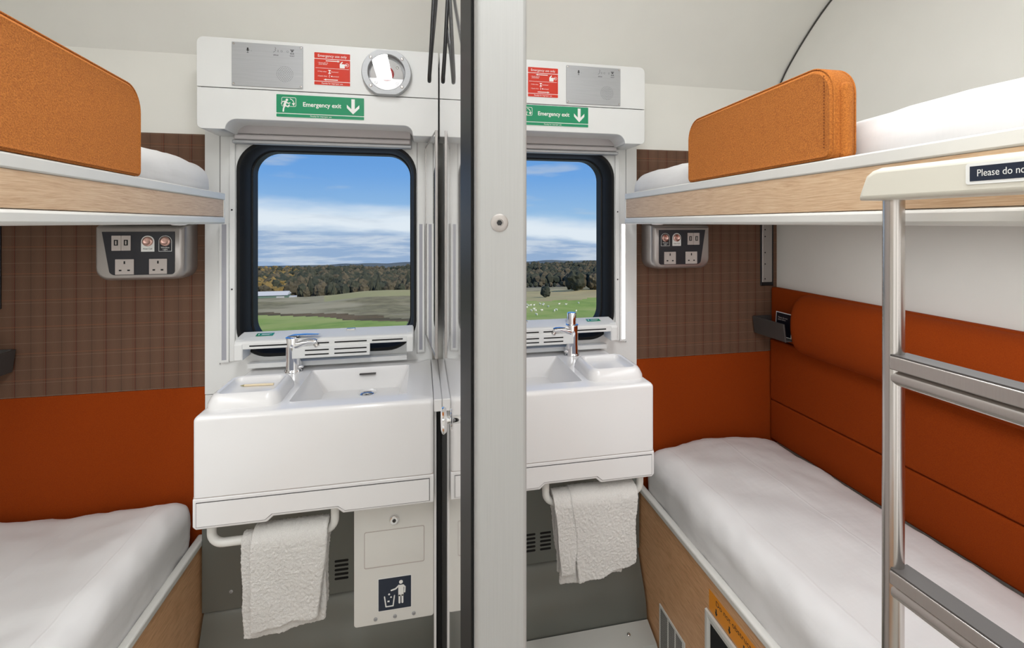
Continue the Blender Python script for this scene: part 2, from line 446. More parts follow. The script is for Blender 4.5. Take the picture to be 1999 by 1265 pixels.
# ================================================================== SETTING
XL, XR = -1.406, 1.540
WIN_OUT = lambda s: [(XM+s*a, z) for a, z in rrect(0.088, 0.702, 0.878, 1.638, 0.105, 10)]
bm = new()
holed(bm, [(XL-0.05, FZ), (XR+0.05, FZ), (XR+0.05, 1.95), (XL-0.05, 1.95)], [WIN_OUT(-1), WIN_OUT(1)], D, D+0.11)
struct(obj('wall_back', bm, 'white_wall', smooth=False), 'white window wall of the two sleeping compartments')
# coved ceiling: profile in y,z
prof = [(D, 1.93), (1.722, 1.965), (1.683, 2.02), (1.585, 2.12), (1.475, 2.21), (1.33, 2.285), (1.15, 2.33), (0.9, 2.35), (-0.85, 2.36)]
def smooth_prof(p, it=2):
    for _ in range(it):
        q = [p[0]]
        for a, b in zip(p, p[1:]): q += [(a[0]*.75+b[0]*.25, a[1]*.75+b[1]*.25), (a[0]*.25+b[0]*.75, a[1]*.25+b[1]*.75)]
        p = q+[p[-1]]
    return p
pf = [prof[0]]+smooth_prof(prof[1:])
bm = new(); prism(bm, pf+[(-0.85, 2.45), (1.9, 2.45), (1.9, 1.93)], 0, XL-0.05, XR+0.05)
struct(obj('ceiling', bm, 'white_wall'), 'off-white coved ceiling')
bm = new(); box(bm, XL-0.05, XR+0.05, -0.85, D+0.05, FZ-0.06, FZ); struct(obj('floor', bm, 'vinyl_floor', smooth=False))
bm = new(); box(bm, XL-0.06, XL, -0.85, D+0.1, FZ, 2.4); struct(obj('wall_left', bm, 'white_wall', smooth=False))
bm = new(); box(bm, XR, XR+0.06, -0.85, D+0.1, FZ, 2.4); struct(obj('wall_right', bm, 'white_wall', smooth=False))
bm = new(); box(bm, XL-0.06, XR+0.06, -0.91, -0.85, FZ, 2.45); struct(obj('wall_front', bm, 'white_wall', smooth=False))
# dark joint where the side wall meets the coved ceiling
bm = new(); tube(bm, [(XR-0.001, y-0.004, z-0.004) for y, z in pf], 0.0035, 8)
struct(obj('trim_joint', bm, 'seam'))
bm = new(); tube(bm, [(XL+0.001, y-0.004, z-0.004) for y, z in pf], 0.0035, 8)
struct(obj('trim_joint_left', bm, 'seam'))
# partition between the compartments, glossy
bm = new(); box(bm, 0.057, 0.085, 0.56, D-0.002, FZ, 2.349)
for v in bm.verts:
    pass
part = struct(obj('wall_middle', bm, 'gloss_white', smooth=False), 'thin glossy white partition between the two compartments')
# aluminium door post
post = new(); box(post, 0.0575, 0.1145, 0.49, 0.56, FZ, 2.349)
post = struct(obj('trim_post', post, 'alu', bev=0.005, segs=3), 'pale brushed aluminium door post between the two compartments')
bm = new(); box(bm, 0.0540, 0.0572, 0.512, 0.655, FZ, 2.345); obj('rubber_gasket', bm, 'rubber', post, bev=0.001)
def screw(parent, c, d, r, m='chrome', name='screw'):
    bm = new(); lathe2(bm, c, d, [(0, r), (0.0012, r), (0.002, r*0.8), (0.0022, r*0.42), (0.0008, r*0.40)], 20)
    return obj(name, bm, m, parent)
F_ = 0.49/(cos(radians(11.2))-sin(radians(11.2))*((975-999.5)/885))
sx_, sz_ = F_*(sin(radians(11.2))+cos(radians(11.2))*((975-999.5)/885)), 1.35
scr = screw(post, (sx_, 0.4905, sz_), (0,-1,0), 0.0098, 'silver')
bm = new(); lathe2(bm, (sx_, 0.4895, sz_), (0,-1,0), [(0, 0.0032), (0.0004, 0.0032)], 6); obj('socket', bm, 'black', scr)

# ================================================================== ONE COMPARTMENT (s = -1 left, +1 right)
SIDE = {-1: 'left', 1: 'right'}
def fabric_walls(s):
    w = SIDE[s]
    aW = (XR-XM) if s > 0 else (XM-XL)
    bm = new(); box(bm, 0.800, aW, D-0.004, D, 0.786, 1.655)
    struct(obj('wall_back_tartan_'+w, bm, 'tartan', s=s, smooth=False), 'brown tartan fabric panel on the window wall, %s compartment' % w)
    bm = new(); box(bm, 0.800, aW, D-0.004, D, FZ, 0.7845)
    struct(obj('wall_back_rust_'+w, bm, 'rust_fabric', s=s, smooth=False), 'rust orange fabric panel on the window wall, %s compartment' % w)
    bm = new(); holed(bm, [(0.03, 0.760), (0.800, 0.760), (0.800, 1.70), (0.03, 1.70)], [rrect(0.088, 0.702, 0.878, 1.638, 0.105, 10)], D-0.012, D)
    sp = struct(obj('wall_back_surround_'+w, bm, 'white_plastic', s=s, smooth=False))
    bm = new(); box(bm, 0.03, 0.800, D-0.010, D, 0.700, 0.757); obj('lower_strip', bm, 'white_plastic', sp, s=s)
    # raised window column edges
    bm = new(); box(bm, 0.7035, 0.7215, D-0.020, D-0.012, 0.87, 1.65); obj('column', bm, 'white_plastic', sp, s=s, bev=0.002)
    bm = new(); box(bm, 0.752, 0.7535, D-0.0127, D-0.0115, 0.86, 1.65); obj('joint', bm, 'seam', sp, s=s, smooth=False)
    for zz in (1.395, 1.12):
        screw(sp, (XM+s*0.7125, D-0.0205, zz), (0,-1,0), 0.0028, 'black')
    if s < 0:
        bm = new(); box(bm, 0.085, 0.0865, D-0.0127, D-0.0115, 0.86, 1.65); obj('joint', bm, 'seam', sp, s=s, smooth=False)
def window(s):
    w = SIDE[s]
    t = bpy.data.objects.new('window_%d' % (1 if s < 0 else 2), None); COL.objects.link(t); t.location = (XM+s*0.395, D, 0.9+ZO)
    struct(t, 'train window with thick black rubber frame, %s compartment' % w)
    L = []
    for ins, y in ((0.0, D+0.10), (0.0, D-0.010), (0.004, D-0.017), (0.013, D-0.016), (0.017, D-0.006), (0.024, D+0.004), (0.028, D+0.05), (0.033, D+0.052), (0.033, D+0.10)):
        L.append([(a, y, z) for a, z in rrect(0.088+ins*0.75, 0.702-ins, 0.878+ins, 1.638-ins*0.85, 0.105-ins*0.7, 10)])
    bm = new(); loft(bm, L, False, False)
    n = len(L[0]); bm.verts.ensure_lookup_table()
    for j in range(n):
        a, b = bm.verts[j], bm.verts[(j+1)%n]; c, d = bm.verts[(len(L)-1)*n+(j+1)%n], bm.verts[(len(L)-1)*n+j]
        bm.faces.new((a, b, c, d))
    obj('window_frame', bm, 'rubber', t, s=s)
    bm = new(); box(bm, 0.10, 0.68, D+0.062, D+0.066, 0.90, 1.62); obj('pane', bm, 'glass', t, s=s, smooth=False)
def header(s):
    w = SIDE[s]
    t = thing('window_header', 'moulded white cover above the window in the %s compartment' % w, 'wall cover', (0.4, 1.67, 1.648), s=s)
    a0 = 0.0125 if s < 0 else 0.022
    bm = new(); prism(bm, rrect(a0, 0.767, 1.7835, 1.942, 0.012, 4, rr=(0.001, 0.001, 0.02, 0.001)), 1, 1.60, D-0.013)
    obj('upper_cover', bm, 'white_plastic', t, s=s, bev=0.007, segs=3)
    out = [(a0, 1.781), (a0, 1.650), (0.098, 1.650)]
    out += [(0.130-0.030*cos(q)+0.0, 1.658+0.026*sin(q)) for q in [pi/2*i/8 for i in range(9)]]
    cx = 0.650
    out += [(cx+0.036*sin(q), 1.650+0.034*cos(q)) for q in [pi/2*i/8 for i in range(9)]]
    out += [(cx+0.038, 1.650), (0.752, 1.650)]
    out += [(0.752+0.015*sin(q), 1.665-0.015*cos(q)) for q in [pi/2*i/6 for i in range(1,7)]]
    out += [(0.767, 1.781)]
    bm = new(); prism(bm, out, 1, 1.60, D-0.013)
    obj('lower_cover', bm, 'white_plastic', t, s=s, bev=0.007, segs=3)
    bm = new(); box(bm, a0+0.01, 0.757, 1.606, D-0.014, 1.7805, 1.784); obj('joint', bm, 'seam', t, s=s, smooth=False)
    # roller blind
    b = thing('roller_blind', 'pale grey roller blind drawn up under the header in the %s compartment' % w, 'blind', (0.4, 1.70, 1.62), s=s)
    x0, x1 = 0.108, 0.697
    bm = new(); box(bm, x0, x1, 1.700, 1.722, 1.655, 1.70); obj('cassette', bm, 'blind', b, s=s, bev=0.004)
    bm = new(); box(bm, x0, x1, 1.694, 1.712, 1.634, 1.6535); obj('cloth_edge', bm, 'blind', b, s=s, bev=0.006, segs=3)
    bm = new(); box(bm, x0-0.003, x1+0.003, 1.690, 1.718, 1.621, 1.6325); obj('bottom_rail', bm, 'alu_plate', b, s=s, bev=0.003)
def intercom(s):
    w = SIDE[s]
    x0 = XM-0.665 if s < 0 else XM+0.4535
    t = thing('intercom_panel', 'brushed metal intercom panel with small speaker holes, %s compartment' % w, 'intercom', (x0+0.106, 1.597, 1.791))
    S = Surf((x0, 1.5995, 1.7905), (1,0,0), (0,0,1))
    bm = new(); S.rect(bm, 0, 0.2125, 0, 0.140, 0, 0.003, 0.002); obj('face_plate', bm, 'alu_plate', t, bev=0.0006)
    for x, y in ((0.006, 0.006), (0.2065, 0.006), (0.006, 0.134), (0.2065, 0.134)): screw(t, S.p(x, y, 0.003), S.n, 0.0032, 'steel')
    bm = new()
    S.disc(bm, 0.158, 0.045, 0.0007, 0.003, 0.0032, 8)
    for i in range(1, 6):
        n = 6*i
        for j in range(n):
            a = 2*pi*j/n; S.disc(bm, 0.158+0.0049*i*cos(a), 0.045+0.0049*i*sin(a), 0.0009, 0.003, 0.0032, 7)
    g = obj('speaker_holes', bm, 'dark_hole', t, smooth=False); g['kind'] = 'stuff'
    h = 0.0032
    bm = new()   # microphone symbol
    S.rect(bm, 0.0445, 0.0495, 0.114, 0.124, 0.003, h, 0.0024); S.stroke(bm, S.arc(0.047, 0.1175, 0.0042, 180, 360, 8), 0.001, 0.003, h); S.rect(bm, 0.044, 0.050, 0.107, 0.1082, 0.003, h); S.rect(bm, 0.0464, 0.0476, 0.108, 0.113, 0.003, h); S.disc(bm, 0.0575, 0.114, 0.0008, 0.003, h)
    obj('microphone_symbol', bm, 'ink', t, smooth=False)
    bm = new()   # speaking face
    S.stroke(bm, [(0.128, 0.131), (0.131, 0.127), (0.128, 0.124), (0.1305, 0.121), (0.127, 0.117), (0.123, 0.114)], 0.0009, 0.003, h)
    for r in (0.002, 0.0045): S.stroke(bm, S.arc(0.134, 0.119, r, -50, 50, 6), 0.0007, 0.003, h)
    S.stroke(bm, S.arc(0.148, 0.119, 0.0028, 0, 360, 14), 0.0006, 0.003, h); S.stroke(bm, S.arc(0.166, 0.119, 0.0028, 0, 360, 14), 0.0006, 0.003, h)
    obj('speak_symbol', bm, 'print_grey', t, smooth=False)
    bm = new()   # hourglass
    x, y = 0.180, 0.119
    S.poly(bm, [(x-0.006, y+0.0075), (x-0.006,y+0.0060), (x+0.006, y+0.0060), (x+0.006, y+0.0075)], 0.003, h); S.poly(bm, [(x-0.006, y-0.0075), (x+0.006, y-0.0075), (x+0.006, y-0.0060), (x-0.006, y-0.0060)], 0.003, h)
    S.stroke(bm, [(x-0.005, y+0.006), (x-0.001, y), (x-0.005, y-0.006)], 0.0009, 0.003, h); S.stroke(bm, [(x+0.005, y+0.006), (x+0.001, y), (x+0.005, y-0.006)], 0.0009, 0.003, h)
    S.poly(bm, [(x-0.004, y+0.0045), (x, y), (x+0.004, y+0.0045)], 0.003, h)
    obj('wait_symbol', bm, 'ink', t, smooth=False)
    text('speak_text', 'SPEAK', 0.0058, S, 0.131, 0.105, 'ink', t, h=0.0031, bold=0.00008)
    text('wait_text', 'WAIT', 0.0058, S, 0.180, 0.105, 'ink', t, h=0.0031, bold=0.00008)
def signs(s):
    w = SIDE[s]
    x0 = XM-0.4185 if s < 0 else XM+0.3075
    t = thing('emergency_sign', 'small red emergency use only sign beside the intercom, %s compartment' % w, 'sign', (x0+0.057, 1.598, 1.807))
    S = Surf((x0, 1.5995, 1.807), (1,0,0), (0,0,1)); W_, H_ = 0.115, 0.109
    bm = new(); S.rect(bm, 0, W_, 0, H_, 0, 0.0006, 0.003); obj('backing', bm, 'sign_white', t, smooth=False)
    bm = new(); S.rect(bm, 0.001, W_-0.001, 0.0885, H_-0.001, 0.0006, 0.0010, 0.002); S.rect(bm, 0.001, W_-0.001, 0.0140, 0.0865, 0.0006, 0.0010, 0.0015); S.rect(bm, 0.001, W_-0.001, 0.001, 0.0120, 0.0006, 0.0010, 0.002)
    obj('red_field', bm, 'red_sign', t, smooth=False)
    h = 0.0012
    text('title_text', 'Emergency use only', 0.0122, S, W_/2, 0.0975, 'sign_white', t, h=h, sx=0.93)
    text('penalty_text', 'Penalty for improper use', 0.0066, S, W_/2, 0.0065, 'sign_white', t, h=h)
    text('step_text', '1 Break glass &\n  press button', 0.0052, S, 0.012, 0.072, 'sign_white', t, h=h, align='LEFT')
    text('wait_step_text', '2 Wait when          illuminated', 0.0052, S, 0.012, 0.0455, 'sign_white', t, h=h, align='LEFT')
    text('speak_step_text', '3 Speak when          illuminated', 0.0052, S, 0.012, 0.0305, 'sign_white', t, h=h, align='LEFT')
    bm = new(); S.rect(bm, 0.005, W_-0.005, 0.0563, 0.0573, 0.001, h)
    d = -s   # arrows on the left sign: upper one points right, lower one left
    for yy, dd in ((0.0815, d), (0.0190, -d)):
        S.rect(bm, 0.037, 0.075, yy-0.0013, yy+0.0013, 0.001, h)
        tip = 0.082 if dd > 0 else 0.030; bx = 0.074 if dd > 0 else 0.038
        S.poly(bm, [(tip, yy), (bx, yy-0.0032), (bx, yy+0.0032)], 0.001, h)
    x, y = 0.049, 0.0455
    S.poly(bm, [(x-0.005, y+0.006), (x+0.005, y+0.006), (x, y)], 0.001, h); S.poly(bm, [(x-0.005, y-0.006), (x+0.005, y-0.006), (x, y)], 0.001, h)
    S.stroke(bm, [(0.047, 0.0375), (0.050, 0.034), (0.047, 0.031), (0.049, 0.027)], 0.0010, 0.001, h); S.disc(bm, 0.055, 0.031, 0.002, 0.001, h)
    # hand pressing a button
    S.poly(bm, rrect(0.081, 0.097, 0.0600, 0.0735, 0.002, 4), 0.001, h); S.stroke(bm, [(0.083, 0.073), (0.089, 0.080)], 0.0035, 0.001, h); S.stroke(bm, [(0.095, 0.071), (0.104, 0.071)], 0.003, 0.001, h)
    S.stroke(bm, S.arc(0.104, 0.071, 0.0055, 0, 360, 16), 0.0010, 0.001, h)
    obj('pictograms', bm, 'sign_white', t, smooth=False)
    # green exit sign
    x0 = XM-0.535 if s < 0 else XM+0.263
    z0 = 1.695 if s < 0 else 1.703
    t = thing('exit_sign', 'green emergency exit sign with a white down arrow, %s compartment' % w, 'sign', (x0+0.138, 1.598, z0))
    S = Surf((x0, 1.5995, z0), (1,0,0), (0,0,1)); W_, H_ = 0.277, 0.0765
    bm = new(); S.rect(bm, 0, W_, 0, H_, 0, 0.0006, 0.003); obj('backing', bm, 'sign_white', t, smooth=False)
    bm = new(); S.rect(bm, 0.0015, W_-0.0015, 0.0145, H_-0.0015, 0.0006, 0.0010, 0.002); S.rect(bm, 0.0015, W_-0.0015, 0.0015, 0.0120, 0.0006, 0.0010, 0.002)
    obj('green_field', bm, 'green_sign', t, smooth=False)
    text('exit_text', 'Emergency exit', 0.0205, S, 0.142, 0.0445, 'sign_white', t, h=h, bold=0.0006, sx=0.94)
    text('penalty_text', 'Penalty for improper use', 0.0066, S, W_/2, 0.0068, 'sign_white', t, h=h)
    bm = new(); cx = 0.240
    S.rect(bm, cx-0.0055, cx+0.0055, 0.040, 0.070, 0.001, h)
    S.poly(bm, [(cx, 0.0195), (cx-0.0200, 0.0400), (cx-0.0200, 0.0510), (cx, 0.0310)], 0.001, h); S.poly(bm, [(cx, 0.0195), (cx, 0.0310), (cx+0.0200, 0.0510), (cx+0.0200, 0.0400)], 0.001, h)
    S.poly(bm, [(cx-0.0055,0.042),(cx-0.0055,0.034),(cx,0.029),(cx+0.0055,0.034),(cx+0.0055,0.042)], 0.001, h+0.00001)
    obj('down_arrow', bm, 'sign_white', t, smooth=False)
    bm = new()
    S.stroke(bm, rrect(0.018, 0.061, 0.0365, 0.0655, 0.004, 4), 0.0014, 0.001, h, closed=True)
    S.disc(bm, 0.0335, 0.0575, 0.0038, 0.001, h+0.00005)
    S.stroke(bm, [(0.030, 0.051), (0.026, 0.040)], 0.0075, 0.001, h+0.00006)
    S.stroke(bm, [(0.027, 0.038), (0.0235, 0.030), (0.0225, 0.020)], 0.0045, 0.001, h); S.stroke(bm, [(0.029, 0.039), (0.037, 0.035), (0.0405, 0.041)], 0.004, 0.001, h)
    S.stroke(bm, [(0.028, 0.053), (0.020, 0.051), (0.0165, 0.045)], 0.003, 0.001, h); S.stroke(bm, [(0.032, 0.051), (0.037, 0.046), (0.043, 0.048)], 0.003, 0.001, h)
    S.stroke(bm, S.arc(0.040, 0.047, 0.0145, 75, 10, 8), 0.002, 0.001, h); S.poly(bm, [(0.0545, 0.0385), (0.0485, 0.047), (0.0585, 0.0485)], 0.001, h)
    obj('running_figure', bm, 'sign_white', t, smooth=False)
def strips(s):
    w = SIDE[s]
    def strip(a0, a1, lit, label, z0=0.869, z1=1.347):
        t = thing('strip_light', label, 'light', ((a0+a1)/2, D-0.02, z0), s=s, group='window strip lights')
        bm = new(); holed(bm, [(a0, z0), (a1, z0), (a1, z1), (a0, z1)], [[(a0+0.007, z0+0.008), (a1-0.007, z0+0.008), (a1-0.007, z1-0.002), (a0+0.007, z1-0.002)]], D-0.024, D-0.012)
        obj('housing', bm, 'white_plastic', t, s=s, smooth=False)
        bm = new(); box(bm, a0+0.007, a1-0.007, D-0.0225, D-0.012, z0+0.008, z1-0.002); obj('diffuser', bm, 'lamp_on' if lit else 'lamp_off', t, s=s, smooth=False)
    if s < 0:
        strip(0.7215, 0.7505, False, 'unlit grey strip light left of the left window, beside the tartan wall')
        strip(0.059, 0.085, False, 'unlit grey strip light right of the left window, beside the mirror')
    else:
        strip(0.7215, 0.7505, True, 'glowing white strip light right of the right window')
def sill(s):
    w = SIDE[s]
    t = thing('vent_grille', 'white slotted vent grille along the sill below the %s window' % w, 'vent', (0.39, 1.68, 0.888), s=s)
    bm = new(); prism(bm, [(1.660, 0.926), (1.660, 0.948), (1.667, 0.955), (D-0.008, 0.968), (D-0.008, 0.960), (1.668, 0.926)], 0, 0.101, 0.679)
    obj('top_rail', bm, 'white_plastic', t, s=s, bev=0.002)
    for a0, a1 in ((0.655, 0.683), (0.098, 0.122)):
        bm = new(); prism(bm, [(1.657, 0.889), (1.657, 0.944), (1.670, 0.957), (D-0.012, 0.966), (D-0.012, 0.889)], 0, a0, a1); obj('end_block', bm, 'white_plastic', t, s=s, bev=0.004)
    bm = new(); box(bm, 0.247, 0.502, 1.656, 1.664, 0.887, 0.928); obj('slotted_panel', bm, 'white_plastic', t, s=s, bev=0.002)
    bm = new()
    for z in (0.914, 0.899):
        for a0, a1 in ((0.258, 0.365), (0.383, 0.460)): box(bm, a0, a1, 1.6555, 1.657, z-0.0022, z+0.0022)
    for a0, a1 in ((0.515, 0.635), (0.383, 0.470), (0.258, 0.365), (0.135, 0.240)):
        box(bm, a0, a1, 1.6593, 1.661, 0.9345, 0.939)
    obj('slots', bm, 'dark_hole', t, s=s, smooth=False)
    bm = new(); box(bm, 0.122, 0.655, 1.70, D-0.018, 0.850, 0.866); obj('base_ledge', bm, 'white_plastic', t, s=s)
    bm = new(); box(bm, 0.300, 0.330, 1.69, 1.70, 0.966, 0.972) if False else box(bm, 0.305, 0.335, 1.715, 1.730, 0.963, 0.969); obj('latch', bm, 'steel', t, s=s, bev=0.001)
    # green label
    th = math.atan2(0.013, 0.071); S = Surf((XM+s*0.600-0.028, 1.695, 0.9612), (1,0,0), (0, cos(th), sin(th)))
    bm = new(); S.rect(bm, 0, 0.055, 0, 0.022, 0, 0.0008); lb = obj('green_label', bm, 'green_sign', t, smooth=False)
    text('label_text', 'EXIT OPEN', 0.008, S, 0.03, 0.011, 'sign_white', lb, h=0.0009) if False else None
    bm = new(); S.poly(bm, [(0.006,0.007),(0.010,0.007),(0.010,0.015),(0.006,0.015)], 0.0008, 0.0010); S.stroke(bm, [(0.018,0.013),(0.048,0.013)], 0.002, 0.0008, 0.001); S.stroke(bm, [(0.018,0.008),(0.042,0.008)], 0.002, 0.0008, 0.001)
    obj('label_marks', bm, 'sign_white', lb, smooth=False)
def vanity(s):
    w = SIDE[s]
    a0, a1 = 0.034 if s < 0 else 0.024, 0.661
    Yf, zt = 1.333, 0.838
    t = thing('wash_basin', 'white wall-hung wash basin unit under the window, %s compartment' % w, 'sink', (0.35, 1.55, 0.54), s=s)
    # upper body with a basin sunk into it
    bx0, bx1, by0, by1 = 0.112, 0.442, 1.395, 1.678
    fx0, fx1, fy0, fy1, fz = 0.145, 0.395, 1.440, 1.660, 0.765
    bm = new()
    r = 0.014; sideprof = [(0.624, 0.0)] + [(zt-r+r*sin(q), r-r*cos(q)) for q in [pi/2*i/6 for i in range(7)]]
    loops = []
    for z, ins in sideprof:
        loops.append([(x, y, z) for x, y in rrect(a0+ins*(0.3), a1-ins, Yf+ins, D-0.012, 0.012, 5)])
    L = [[bm.verts.new(p) for p in l] for l in loops]; n = len(L[0])
    for A, B in zip(L, L[1:]):
        for j in range(n): bm.faces.new((A[j], A[(j+1)%n], B[(j+1)%n], B[j]))
    bm.faces.new(L[0])
    top = L[-1]
    # rim loops down into the bowl
    bl = []
    def lp(x0,x1,y0,y1,rr,z): return [bm.verts.new((x, y, z)) for x, y in rrect(x0, x1, y0, y1, rr, 5)]
    bl.append(lp(bx0, bx1, by0, by1, 0.010, zt)); bl.append(lp(bx0+0.002, bx1-0.002, by0+0.002, by1-0.002, 0.010, zt-0.003))
    bl.append(lp(fx0-0.006, fx1+0.008, fy0-0.010, fy1+0.004, 0.016, fz+0.012)); bl.append(lp(fx0, fx1, fy0, fy1, 0.020, fz+0.002)); bl.append(lp(fx0+0.02, fx1-0.02, fy0+0.02, fy1-0.02, 0.02, fz))
    for A, B in zip(bl, bl[1:]):
        for j in range(n): bm.faces.new((A[j], A[(j+1)%n], B[(j+1)%n], B[j]))
    bm.faces.new(bl[-1])
    for j in range(n): bm.faces.new((top[j], top[(j+1)%n], bl[0][(j+1)%n], bl[0][j]))
    obj('basin', bm, 'ceramic', t, s=s)
    bm = new(); box(bm, a0+0.002, a1-0.002, Yf+0.003, Yf+0.1, 0.6205, 0.6255); obj('joint', bm, 'socket_grey', t, s=s, smooth=False)
    # overflow slot and drain
    bm = new(); box(bm, 0.228, 0.283, by1-0.016, by1-0.002, 0.816, 0.8195); obj('overflow_slot', bm, 'grey_plastic', t, s=s, smooth=False)
    bm = new(); lathe2(bm, (0.252, 1.625, fz), (0,0,1), [(0, 0.031), (0.003, 0.031), (0.004, 0.028), (0.007, 0.024), (0.0095, 0.012), (0.010, 0.001)], 28); obj('drain', bm, 'chrome', t, s=s)
    # drawer carcass with notch
    zb = 0.539
    n1 = [(0.480, zb), (0.464, 0.553), (0.300, 0.553), (0.284, zb)]
    pts = [(a0, 0.621), (a0, zb), ]+n1[::-1]+[(a1-0.008, zb), (a1, zb+0.008), (a1, 0.621)]
    bm = new(); prism(bm, pts, 1, Yf+0.001, 1.62); obj('drawer_carcass', bm, 'ceramic', t, s=s, bev=0.003)
    dz = 0.0075
    d = [(a0+0.012, 0.6115), (a0+0.012, zb+dz)]+[(0.279, zb+dz), (0.298, 0.5605), (0.466, 0.5605), (0.484, zb+dz)]+[(a1-0.009, zb+dz), (a1-0.009, 0.6115)]
    bm = new(); prism(bm, d, 1, Yf-0.0005, Yf+0.02); obj('drawer_shadow_gap', bm, 'seam', t, s=s, smooth=False)
    g = 0.0016
    d2 = [(a0+0.012+g, 0.6115-g), (a0+0.012+g, zb+dz+g)]+[(0.279, zb+dz+g), (0.297, 0.5605+g), (0.467, 0.5605+g), (0.484, zb+dz+g)]+[(a1-0.009-g, zb+dz+g), (a1-0.009-g, 0.6115-g)]
    bm = new(); prism(bm, d2, 1, Yf-0.002, Yf+0.018); obj('drawer', bm, 'ceramic', t, s=s)
    # raised tray on the top
    x0, x1, y0, y1 = 0.462, 0.655, 1.375, 1.565
    bm = new(); lps = []
    for ins, z, rr in ((0, zt-0.004, 0.035), (0.001, zt+0.010, 0.035), (0.008, zt+0.026, 0.032), (0.014, zt+0.0335, 0.028), (0.020, zt+0.036, 0.024), (0.026, zt+0.0335, 0.020), (0.029, zt+0.027, 0.018), (0.036, zt+0.020, 0.014), (0.048, zt+0.0185, 0.010)):
        lps.append([(x, y, z) for x, y in rrect(x0+ins, x1-ins, y0+ins, y1-ins, rr, 6)])
    loft(bm, lps); obj('soap_tray', bm, 'ceramic', t, s=s)
    # tap
    tp = bpy.data.objects.new('tap', None); COL.objects.link(tp); tp.parent = t; tp.empty_display_size = 0.03
    tp.location = Vector((XM+s*0.502, 1.682, zt+ZO))-Vector(t.location); tp['label'] = 'chrome mixer tap'
    c = Vector((0.502, 1.682, zt))
    bm = new(); lathe2(bm, c, (0,0,1), [(0, 0.0305), (0.003, 0.0305), (0.006, 0.0285), (0.012, 0.0265), (0.055, 0.0250), (0.085, 0.0265), (0.112, 0.0285), (0.118, 0.027), (0.121, 0.021), (0.122, 0.001)], 32)
    obj('tap_body', bm, 'chrome', tp, s=s)
    # spout: loft of ovals leaving the body towards the bowl
    dv = Vector((-0.96, -0.27, 0)).normalized(); sd_ = Vector((0.27, -0.96, 0)).normalized(); lps = []
    for q, zc, hw, hh in ((0.0, 0.088, 0.0240, 0.0310), (0.022, 0.094, 0.0230, 0.0250), (0.040, 0.101, 0.0205, 0.0175), (0.058, 0.105, 0.0180, 0.0130), (0.074, 0.106, 0.0160, 0.0115), (0.084, 0.105, 0.0120, 0.0095), (0.087, 0.104, 0.006, 0.005)):
        lps.append([tuple(c+dv*q+sd_*(hw*cos(2*pi*j/24))+Vector((0,0,zc+hh*sin(2*pi*j/24)*(0.75 if sin(2*pi*j/24) > 0 else 1)))) for j in range(24)])
    bm = new(); loft(bm, lps); obj('spout', bm, 'chrome', tp, s=s)
    bm = new(); lathe2(bm, c+dv*0.077+Vector((0,0,0.098)), dv*0.6+Vector((0,0,-0.8)), [(0, 0.0085), (0.012, 0.0085), (0.013, 0.006), (0.011, 0.005)], 18); obj('aerator', bm, 'steel', tp, s=s)
    if s > 0:
        bm = new(); lathe2(bm, c+Vector((0,0,0.120)), (0,0,1), [(0, 0.0190), (0.008, 0.0185), (0.040, 0.0180), (0.044, 0.016), (0.045, 0.001)], 24); obj('lever', bm, 'chrome', tp, s=s)
    else:
        bm = new(); lps = []
        for q, zc, hw, hh in ((-0.016, 0.121, 0.012, 0.002), (0.0, 0.124, 0.018, 0.004), (0.040, 0.127, 0.015, 0.0035), (0.092, 0.129, 0.008, 0.002)):
            lps.append([tuple(c+dv*q+sd_*(hw*cos(2*pi*j/20))+Vector((0,0,zc+hh*sin(2*pi*j/20)))) for j in range(20)])
        loft(bm, lps); obj('lever', bm, 'chrome', tp, s=s)
    bm = new(); tube(bm, [c+Vector((-0.018,-0.012,0.016)), c+Vector((-0.034,-0.018,0.020))], 0.0045, 12); obj('side_pin', bm, 'chrome', tp, s=s)
    # towel rail (part of the unit)
    yr = 1.372; pa = []
    pa += [(0.312, yr, 0.556), (0.312, yr, 0.510)] + [(0.342-0.030*cos(q), yr, 0.505-0.030*sin(q)) for q in [pi/2*i/8 for i in range(1, 9)]]
    pa += [(0.600+0.030*sin(q), yr, 0.505-0.030*cos(q)) for q in [pi/2*i/8 for i in range(0, 9)]] + [(0.630, yr, 0.542)]
    bm = new(); tube(bm, pa, 0.0115, 16); obj('towel_rail', bm, 'white_paint', t, s=s)
    return t
def pencil():
    t = thing('pencil', 'short pale wooden pencil lying in the soap tray of the left basin', 'pencil', (0.545, 1.466, 0.857), s=-1)
    a, b = Vector((0.604, 1.496, 0.8602)), Vector((0.510, 1.492, 0.8602))
    bm = new(); d = (b-a).normalized(); tube(bm, [a+d*0.012, b], 0.0035, 6); obj('shaft', bm, 'pencil_wood', t, s=-1, smooth=False)
    bm = new(); tube(bm, [a, a+d*0.012], [0.0005, 0.0034], 6); obj('tip', bm, 'stubble', t, s=-1, smooth=False)
